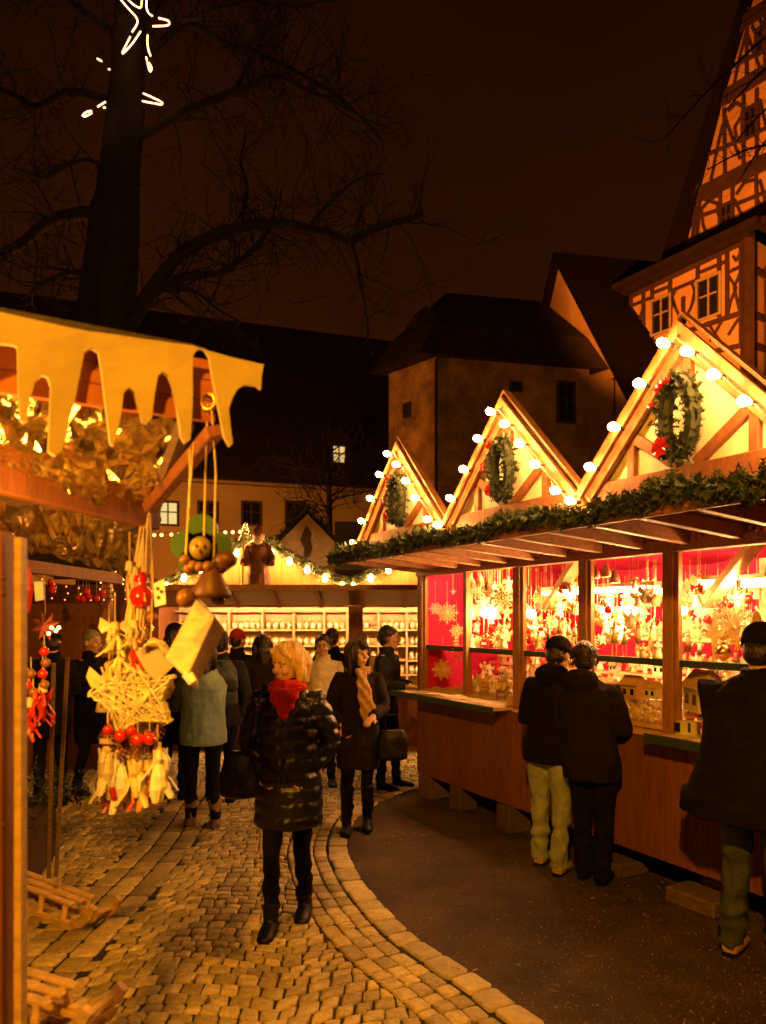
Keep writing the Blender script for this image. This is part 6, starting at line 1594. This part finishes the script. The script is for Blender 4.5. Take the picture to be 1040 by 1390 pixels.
    if hairstyle == 'short':
        m.ball(hc + hr @ S(0, .022, .048), S(.083, .100, .092), 14, 10, hr); m.ball(hc + hr @ S(0, .055, -.01), S(.076, .066, .075), 12, 8, hr)
    elif hairstyle == 'bob':
        m.ball(hc + hr @ S(0, .020, .052), S(.095, .110, .098), 16, 12, hr)
        for sg in (-1, 1):
            m.tube([Hd(sg * .05, -.01, .10), Hd(sg * .086, .008, .03), Hd(sg * .094, .022, -.05), Hd(sg * .080, .02, -.115)], [.034 * k, .036 * k, .038 * k, .018 * k], 10)
            m.tube([Hd(sg * .05, .06, .06), Hd(sg * .088, .055, .0), Hd(sg * .078, .05, -.11)], [.05 * k, .05 * k, .03 * k], 10)
            m.tube([Hd(sg * .010, -.05, .125), Hd(sg * .045, -.075, .092), Hd(sg * .078, -.050, .045)], [.024 * k, .020 * k, .010 * k], 8)
        m.ball(hc + hr @ S(0, .085, -.03), S(.08, .055, .095), 12, 8, hr)
    elif hairstyle == 'long':
        m.ball(hc + hr @ S(0, .020, .048), S(.088, .104, .096), 14, 10, hr)
        for sg in (-1, 1):
            m.tube([Hd(sg * .04, -.02, .10), Hd(sg * .084, -.012, .03), Hd(sg * .090, .01, -.08), Hd(sg * .085, .0, -.19)], [.032 * k, .034 * k, .040 * k, .024 * k], 10)
        m.tube([Hd(-.02, -.06, .110), Hd(.0, -.092, .070), Hd(.005, -.094, .048)], [.035 * k, .03 * k, .012 * k], 8)
        m.tube([Hd(0, .06, .05), Hd(0, .085, -.05), Hd(0, .09, -.2)], [.07 * k, .075 * k, .05 * k], 10)
    if hairstyle != 'none':
        amp = .010 if hairstyle != 'short' else .006
        from_mesh('hair', remesh(m, .0065, 4, lambda c, n: amp * .8 * nz3(V((c.x * 3.2, c.y * 3.2, c.z * .5)), 16) + .003 * nz3(c, 60)), M[hair], root)
        if hairstyle == 'short' and vox < .0115 and not cap:
            m = MB()
            for j in range(320):
                a = R.uniform(-.35, PI + .35); u_ = R.uniform(.1, 1); cx_, sx_ = math.cos(a), math.sin(a)
                z0 = .145 - .16 * u_ * u_; rr_ = math.sqrt(max(0, 1 - ((z0 - .04) / .105) ** 2)) if abs(z0 - .04) < .105 else .35
                p0 = Hd(.086 * cx_ * rr_, .022 + .103 * sx_ * rr_, z0); w2 = R.uniform(-.25, .25)
                m.tube([p0, p0 + hr @ S(.012 * cx_ - .012 * w2, .012 * sx_, -.018), p0 + hr @ S(.013 * cx_ + .03 * w2, .014 * sx_, -.045)], [.0025 * k, .003 * k, .0008 * k], 4)
            q = m.build('hair_strands', M[hair], None, smooth=True); q.parent = root
        if hairstyle in ('bob', 'long') and vox < .011:
            m = MB(); rr = R
            for j in range(420):
                a = rr.uniform(-2.5, 2.5) + PI / 2; cx_, sx_ = math.cos(a), math.sin(a)
                ln = -.125 if hairstyle == 'bob' else -.2
                ro = rr.uniform(1.0, 1.06)
                p0 = Hd(.05 * cx_ * ro, .02 + .055 * sx_, .142); p1 = Hd(.099 * cx_ * ro, .02 + .112 * sx_ * ro, .06); p2 = Hd(.108 * cx_ * ro, .022 + .112 * sx_ * ro, -.04); p3 = Hd(.092 * cx_ * ro + rr.uniform(-.015, .015), .02 + .10 * sx_ * ro, ln + rr.uniform(-.02, .03))
                if sx_ < -.15 and hairstyle == 'bob': continue
                m.tube([p0, p1, p2, p3], [.0015 * k, .0032 * k, .003 * k, .001 * k], 4)
            q = m.build('hair_strands', M[hair], None, smooth=True); q.parent = root
    if cap:
        m = MB(); m.ball(hc + hr @ S(0, .016, .062), S(.088, .106, .088), 16, 10, hr); m.tube([Hd(0, .015, .03), Hd(0, .012, .058)], [(.092 * k, .110 * k), (.093 * k, .111 * k)], 18, ref=hr @ V((1, 0, 0)))
        from_mesh('cap', remesh(m, .008, 2, lambda c, n: .002 * math.sin(math.atan2(c.y - hc.y, c.x - hc.x) * 40)), M[cap], root)
    root['_'] = 0; del root['_']
    W_ = lambda p: V((x, y, 0)) + rotz(yaw) @ V(p)
    return dict(root=root, k=k, sh=sh, el=el, wr=wr, hd=hd, hc=hc, hr=hr, nk=nk, W=W_, S=S, sway=sway)
def arm(e, w): return {'e': e, 'w': w}
HANG = arm((.05, .02, 1.10), (.24, -.03, .86)); POCK = arm((.075, .05, 1.10), (.14, -.05, .95)); FRONT = arm((.035, -.03, 1.10), (.07, -.25, 1.08)); UP = arm((.08, -.20, 1.25), (.06, -.34, 1.46)); BENT = arm((.05, -.01, 1.10), (.13, -.23, 1.04))

# blond woman walking towards us
bw = person(-.575, 4.48, -.05, 1.69, 'blond woman in a glossy black quilted coat and red scarf walking towards the viewer', top='shiny_black', coat_len=.60, quilt=.085, hair='blond', hairstyle='bob', head_yaw=-.62, head_pitch=-.10,
            arms=(POCK, POCK), feet=((-.075, -.17), (.085, .10)), boots=.22, vox=.0095, flare=1.10, bulk=1.02)
k = bw['k']; S = bw['S']; m = MB()
m.tube([S(-.085, -.035, 1.44), S(0, -.085, 1.43), S(.085, -.035, 1.44), S(.08, .06, 1.46), S(-.08, .06, 1.46)], [.036 * k] * 5, 10, closed=True)
m.tube([S(-.07, -.06, 1.465), S(0, -.10, 1.46), S(.07, -.06, 1.465), S(.07, .05, 1.48), S(-.07, .05, 1.48)], [.028 * k] * 5, 10, closed=True)
m.prism([(-.10, 1.44), (.10, 1.44), (.075, 1.36), (.02, 1.27), (0, 1.235), (-.02, 1.27), (-.075, 1.36)], S(0, -.148, 0), V((1, 0, 0)), Z1, .035)
from_mesh('scarf', remesh(m, .008, 3, lambda c, n: .006 * math.sin(c.z * 90 + c.x * 35) + .004 * nz3(c, 30)), M['red_scarf'], bw['root'])
m = MB(); m.bar(S(-.12, -.172, .93), S(.12, -.172, .93), .01, .055); m.box(S(0, -.178, .93), (.05, .012, .07)); q = m.build('belt', M['leather'], None, bevel=.003); q.parent = bw['root']
# shoulder bag
c = bw['W'](S(-.275, .0, .90)); m = MB(); m.tube([c + V((0, 0, -.14)), c + V((0, 0, -.12)), c, c + V((.01, 0, .12)), c + V((.01, 0, .15))], [(.10, .04), (.155, .07), (.15, .065), (.12, .045), (.09, .03)], 18, ref=(1, 0, 0))
me = remesh(m, .010, 2, lambda c_, n: .009 * nz3(c_, 12)); o = from_mesh('shoulder_bag', me, M['leather'], None)
tag(o, 'soft black shoulder bag carried by the blond woman', 'bag'); 
for v in me.vertices: v.co -= c
o.location = c
m = MB(); s0 = bw['W'](bw['sh'][0] + V((.03, 0, .09))); m.tube([c + V((.02, -.05, .12)), c + V((.06, -.07, .35)), s0 + V((0, -.06, 0)), s0, s0 + V((0, .07, -.02)), c + V((.06, .08, .30)), c + V((.02, .05, .12))], .010, 6); m.build('strap', M['leather'], o, smooth=True)

# dark haired woman with scarf
dw = person(-.215, 6.42, .0, 1.66, 'dark haired woman in a knee length black coat with a tan scarf', top='dark_brown', coat_len=.56, hair='dark_hair', hairstyle='long', head_yaw=.75, arms=(POCK, BENT), feet=((-.10, -.10), (.08, .06)), boots=.85, vox=.0105, flare=1.05)
S = dw['S']; k = dw['k']; m = MB()
m.tube([S(-.085, -.035, 1.43), S(0, -.09, 1.42), S(.085, -.035, 1.43), S(.08, .06, 1.45), S(-.08, .06, 1.45)], [.040 * k] * 5, 10, closed=True)
m.tube([S(.03, -.12, 1.42), S(.05, -.165, 1.30), S(.075, -.16, 1.15), S(.11, -.165, 1.02), S(.12, -.165, .98)], [(.045 * k, .022 * k), (.06 * k, .022 * k), (.07 * k, .020 * k), (.075 * k, .02 * k), (.07 * k, .016 * k)], 10, ref=(1, 0, 0))
from_mesh('scarf', remesh(m, .009, 2, lambda c, n: .006 * math.sin(c.z * 60 + c.x * 80) + .004 * nz3(c, 30)), M['tan_scarf'], dw['root'])
c = dw['W'](S(.30, -.10, .80)); m = MB(); m.tube([c + V((0, 0, -.15)), c + V((0, 0, -.13)), c + V((0, 0, .05)), c + V((0, 0, .11))], [(.10, .05), (.14, .065), (.13, .055), (.10, .035)], 16, ref=(1, 0, 0)); me = remesh(m, .010, 2, lambda c_, n: .006 * nz3(c_, 12)); o = from_mesh('handbag', me, M['leather'], None)
for v in me.vertices: v.co -= c
o.location = c; tag(o, 'black handbag carried by the dark haired woman in the tan scarf', 'bag'); m = MB(); m.tube([c + V((-.06, 0, .10)), c + V((-.05, -.02, .24)), c + V((.05, -.02, .24)), c + V((.06, 0, .10))], .008, 6); m.build('handle', M['leather'], o)

# couple at the counter, seen from behind (facing away to the right)
ca = person(1.22, 5.42, PI - .6, 1.70, 'man in black cap, dark jacket and pale jeans leaning at the stall counter', top='black_cloth', coat_len=.80, legs='jeans', shoe='tan_shoe', hair='dark_hair', hairstyle='short', cap='knit_black', arms=(FRONT, FRONT), feet=((-.10, .06), (.10, -.08)), lean=.13, leanx=-.05, head_pitch=-.2, head_yaw=-.2, vox=.0105, bulk=1.06, hood=True)
cb_ = person(1.46, 5.16, PI - .55, 1.67, 'woman in dark jacket and long dark trousers, standing close beside the capped man', top='dark_brown', coat_len=.74, legs='wide_trouser', hair='dark_hair', hairstyle='short', arms=(FRONT, FRONT), feet=((-.075, .0), (.075, -.06)), lean=.14, leanx=.12, head_pitch=-.2, head_yaw=.35, vox=.0105, bulk=1.12, hood=True)
# big man on the right
bm_ = person(1.99, 3.93, PI - .75, 1.81, 'big man in a long wide dark coat and dark jeans at the right edge', top='black_cloth', coat_len=.74, legs='dark_jeans', shoe='tan_shoe', hair='dark_hair', hairstyle='short', cap='knit_black', arms=(arm((-.06, -.06, 1.10), (.07, -.20, 1.02)), arm((-.06, -.06, 1.10), (.07, -.20, 1.02))), feet=((-.13, .02), (.13, -.05)), bulk=1.32, flare=1.50, vox=.0105, lean=.10)
# man behind the scarf woman, talking at the counter
person(.02, 8.0, 1.2, 1.76, 'man in a dark jacket seen from the side, behind the woman in the tan scarf', top='dark_blue', coat_len=.78, hair='dark_hair', hairstyle='short', arms=(FRONT, FRONT), feet=((-.1, 0), (.1, -.1)), lean=.05, head_yaw=.2)
person(-.28, 9.35, 0, 1.66, 'pale haired seller facing the lane behind the dark jacketed man', top='cream', coat_len=.8, hair='grey_hair', hairstyle='short', arms=(FRONT, FRONT), feet=((-.1, 0), (.1, 0)), vox=.013)
gw_ = person(-.66, 8.1, .15, 1.66, 'woman in glasses and a cream jacket just behind the blond woman', top='cream', coat_len=.75, hair='dark_hair', hairstyle='short', head_yaw=-.2, arms=(HANG, HANG), feet=((-.1, 0), (.1, 0)))
m = MB(); H_ = lambda a, b, c: gw_['hc'] + gw_['hr'] @ gw_['S'](a, b, c)
for sg in (-1, 1):
    m.tube([H_(sg * .032 + .021 * math.cos(t), -.098, .006 + .016 * math.sin(t)) for t in [2 * PI * j / 12 for j in range(12)]], .0022, 5, closed=True); m.tube([H_(sg * .053, -.096, .01), H_(sg * .078, .01, .01)], .002, 4)
m.tube([H_(-.011, -.098, .008), H_(.011, -.098, .008)], .002, 4); q = m.build('glasses', M['black_cable'], None); q.parent = gw_['root']
person(-.62, 9.0, PI, 1.72, 'dark haired person standing behind the woman in glasses', top='black_cloth', hair='dark_hair', hairstyle='short', arms=(HANG, HANG), feet=((-.1, 0), (.1, 0)), vox=.013)
person(-1.32, 8.1, PI + .3, 1.66, 'woman with long dark hair and dark coat facing the jars, left of the blond woman', top='dark_brown', coat_len=.6, hair='dark_hair', hairstyle='long', arms=(FRONT, FRONT), feet=((-.1, 0), (.1, 0)), vox=.013)
person(-1.78, 9.0, PI - .5, 1.70, 'person in a red knitted hat and dark coat before the jar shelves', top='dark_brown', coat_len=.65, hair='dark_hair', hairstyle='short', cap='knit_red', arms=(HANG, FRONT), feet=((-.1, 0), (.1, 0)), vox=.013)
# teal jacket person
tj = person(-1.575, 6.45, PI + .35, 1.68, 'person in a pale teal backed jacket and tan boots, seen from behind', top='teal', sleeve='teal_dark', coat_len=.76, legs='trouser', shoe='tan_boot', boots=.45, hair='dark_hair', hairstyle='long', arms=(UP, FRONT), feet=((-.10, .05), (.10, -.08)), bulk=1.12, vox=.0105)
person(-1.62, 7.3, PI + .1, 1.72, 'person with a dark backpack close behind the teal jacket', top='dark_blue', coat_len=.78, hair='dark_hair', hairstyle='short', arms=(HANG, HANG), feet=((-.1, 0), (.1, -.1)), bulk=1.1)
c = V((-1.56, 7.08, 1.22)); m = MB(); m.tube([c + V((0, 0, -.22)), c + V((0, 0, -.18)), c + V((0, 0, .12)), c + V((0, 0, .22))], [(.12, .08), (.165, .11), (.16, .10), (.10, .06)], 16, ref=(1, 0, 0)); me = remesh(m, .012, 2, lambda c_, n: .008 * nz3(c_, 10)); o = from_mesh('backpack', me, M['teal_dark'], None)
for v in me.vertices: v.co -= c
o.location = c; tag(o, 'dark green backpack on the person behind the teal jacket', 'backpack')
person(-2.12, 7.5, PI - .2, 1.78, 'tall person in black with a furry dark hat, left of the teal jacket', top='black_cloth', coat_len=.55, hair='dark_hair', hairstyle='long', cap='knit_black', arms=(HANG, HANG), feet=((-.08, 0), (.1, .08)), vox=.013)
person(-3.05, 7.7, 1.1, 1.72, 'grey haired man in a black coat facing right, deep on the left', top='black_cloth', coat_len=.55, hair='grey_hair', hairstyle='short', arms=(BENT, BENT), feet=((-.1, .1), (.1, -.14)), vox=.013)
person(-3.22, 7.15, PI + .6, 1.74, 'person in black standing at the dark left stall, behind the tall slats', top='black_cloth', coat_len=.7, hair='dark_hair', hairstyle='short', cap='knit_black', arms=(FRONT, FRONT), feet=((-.1, 0), (.1, -.05)), vox=.013)
# ---------------------------------------------------------------- light
OR = (1, .33, .035)
moon = bpy.data.lights.new('moon', 'SUN'); moon.energy = .012; moon.angle = math.radians(2); moon.color = (1, .5, .2)
mo = bpy.data.objects.new('moon', moon); COL.objects.link(mo); mo.rotation_euler = (math.radians(35), math.radians(20), 0)
# assumed unseen point lights: under the near stall's roof and behind the viewer
lamp('assumed_near_stall_light', (-1.08, 1.72, 2.02), 52, (1, .40, .05), .05)  # assumed point light, added to brighten the foil and hanging goods
lamp('assumed_front_light', (-.6, -1.5, 4.4), 1330, (1, .375, .010), .10)  # assumed from the lit cobbles and felt
lamp('street_glow_far', (-8, 21, 4.0), 1900, (1, .27, .025), .3)  # unseen point light added for the street glow on distant walls
spot('assumed_facade_floodlight', (5.5, 15.0, 6.5), (12.5, 29, 17), 22000, 44, (1, .245, .022), .3)  # assumed unseen spot light, taken from the orange glow on the timbered facade
for lb, v in LABELS.items():
    if len(v) > 1 and (any(g is None for _, g in v) or len({g for _, g in v}) > 1): print('DUPLABEL', lb, v[:4])
    if not 4 <= len(lb.split()) <= 16: print('LONG', len(lb.split()), lb)
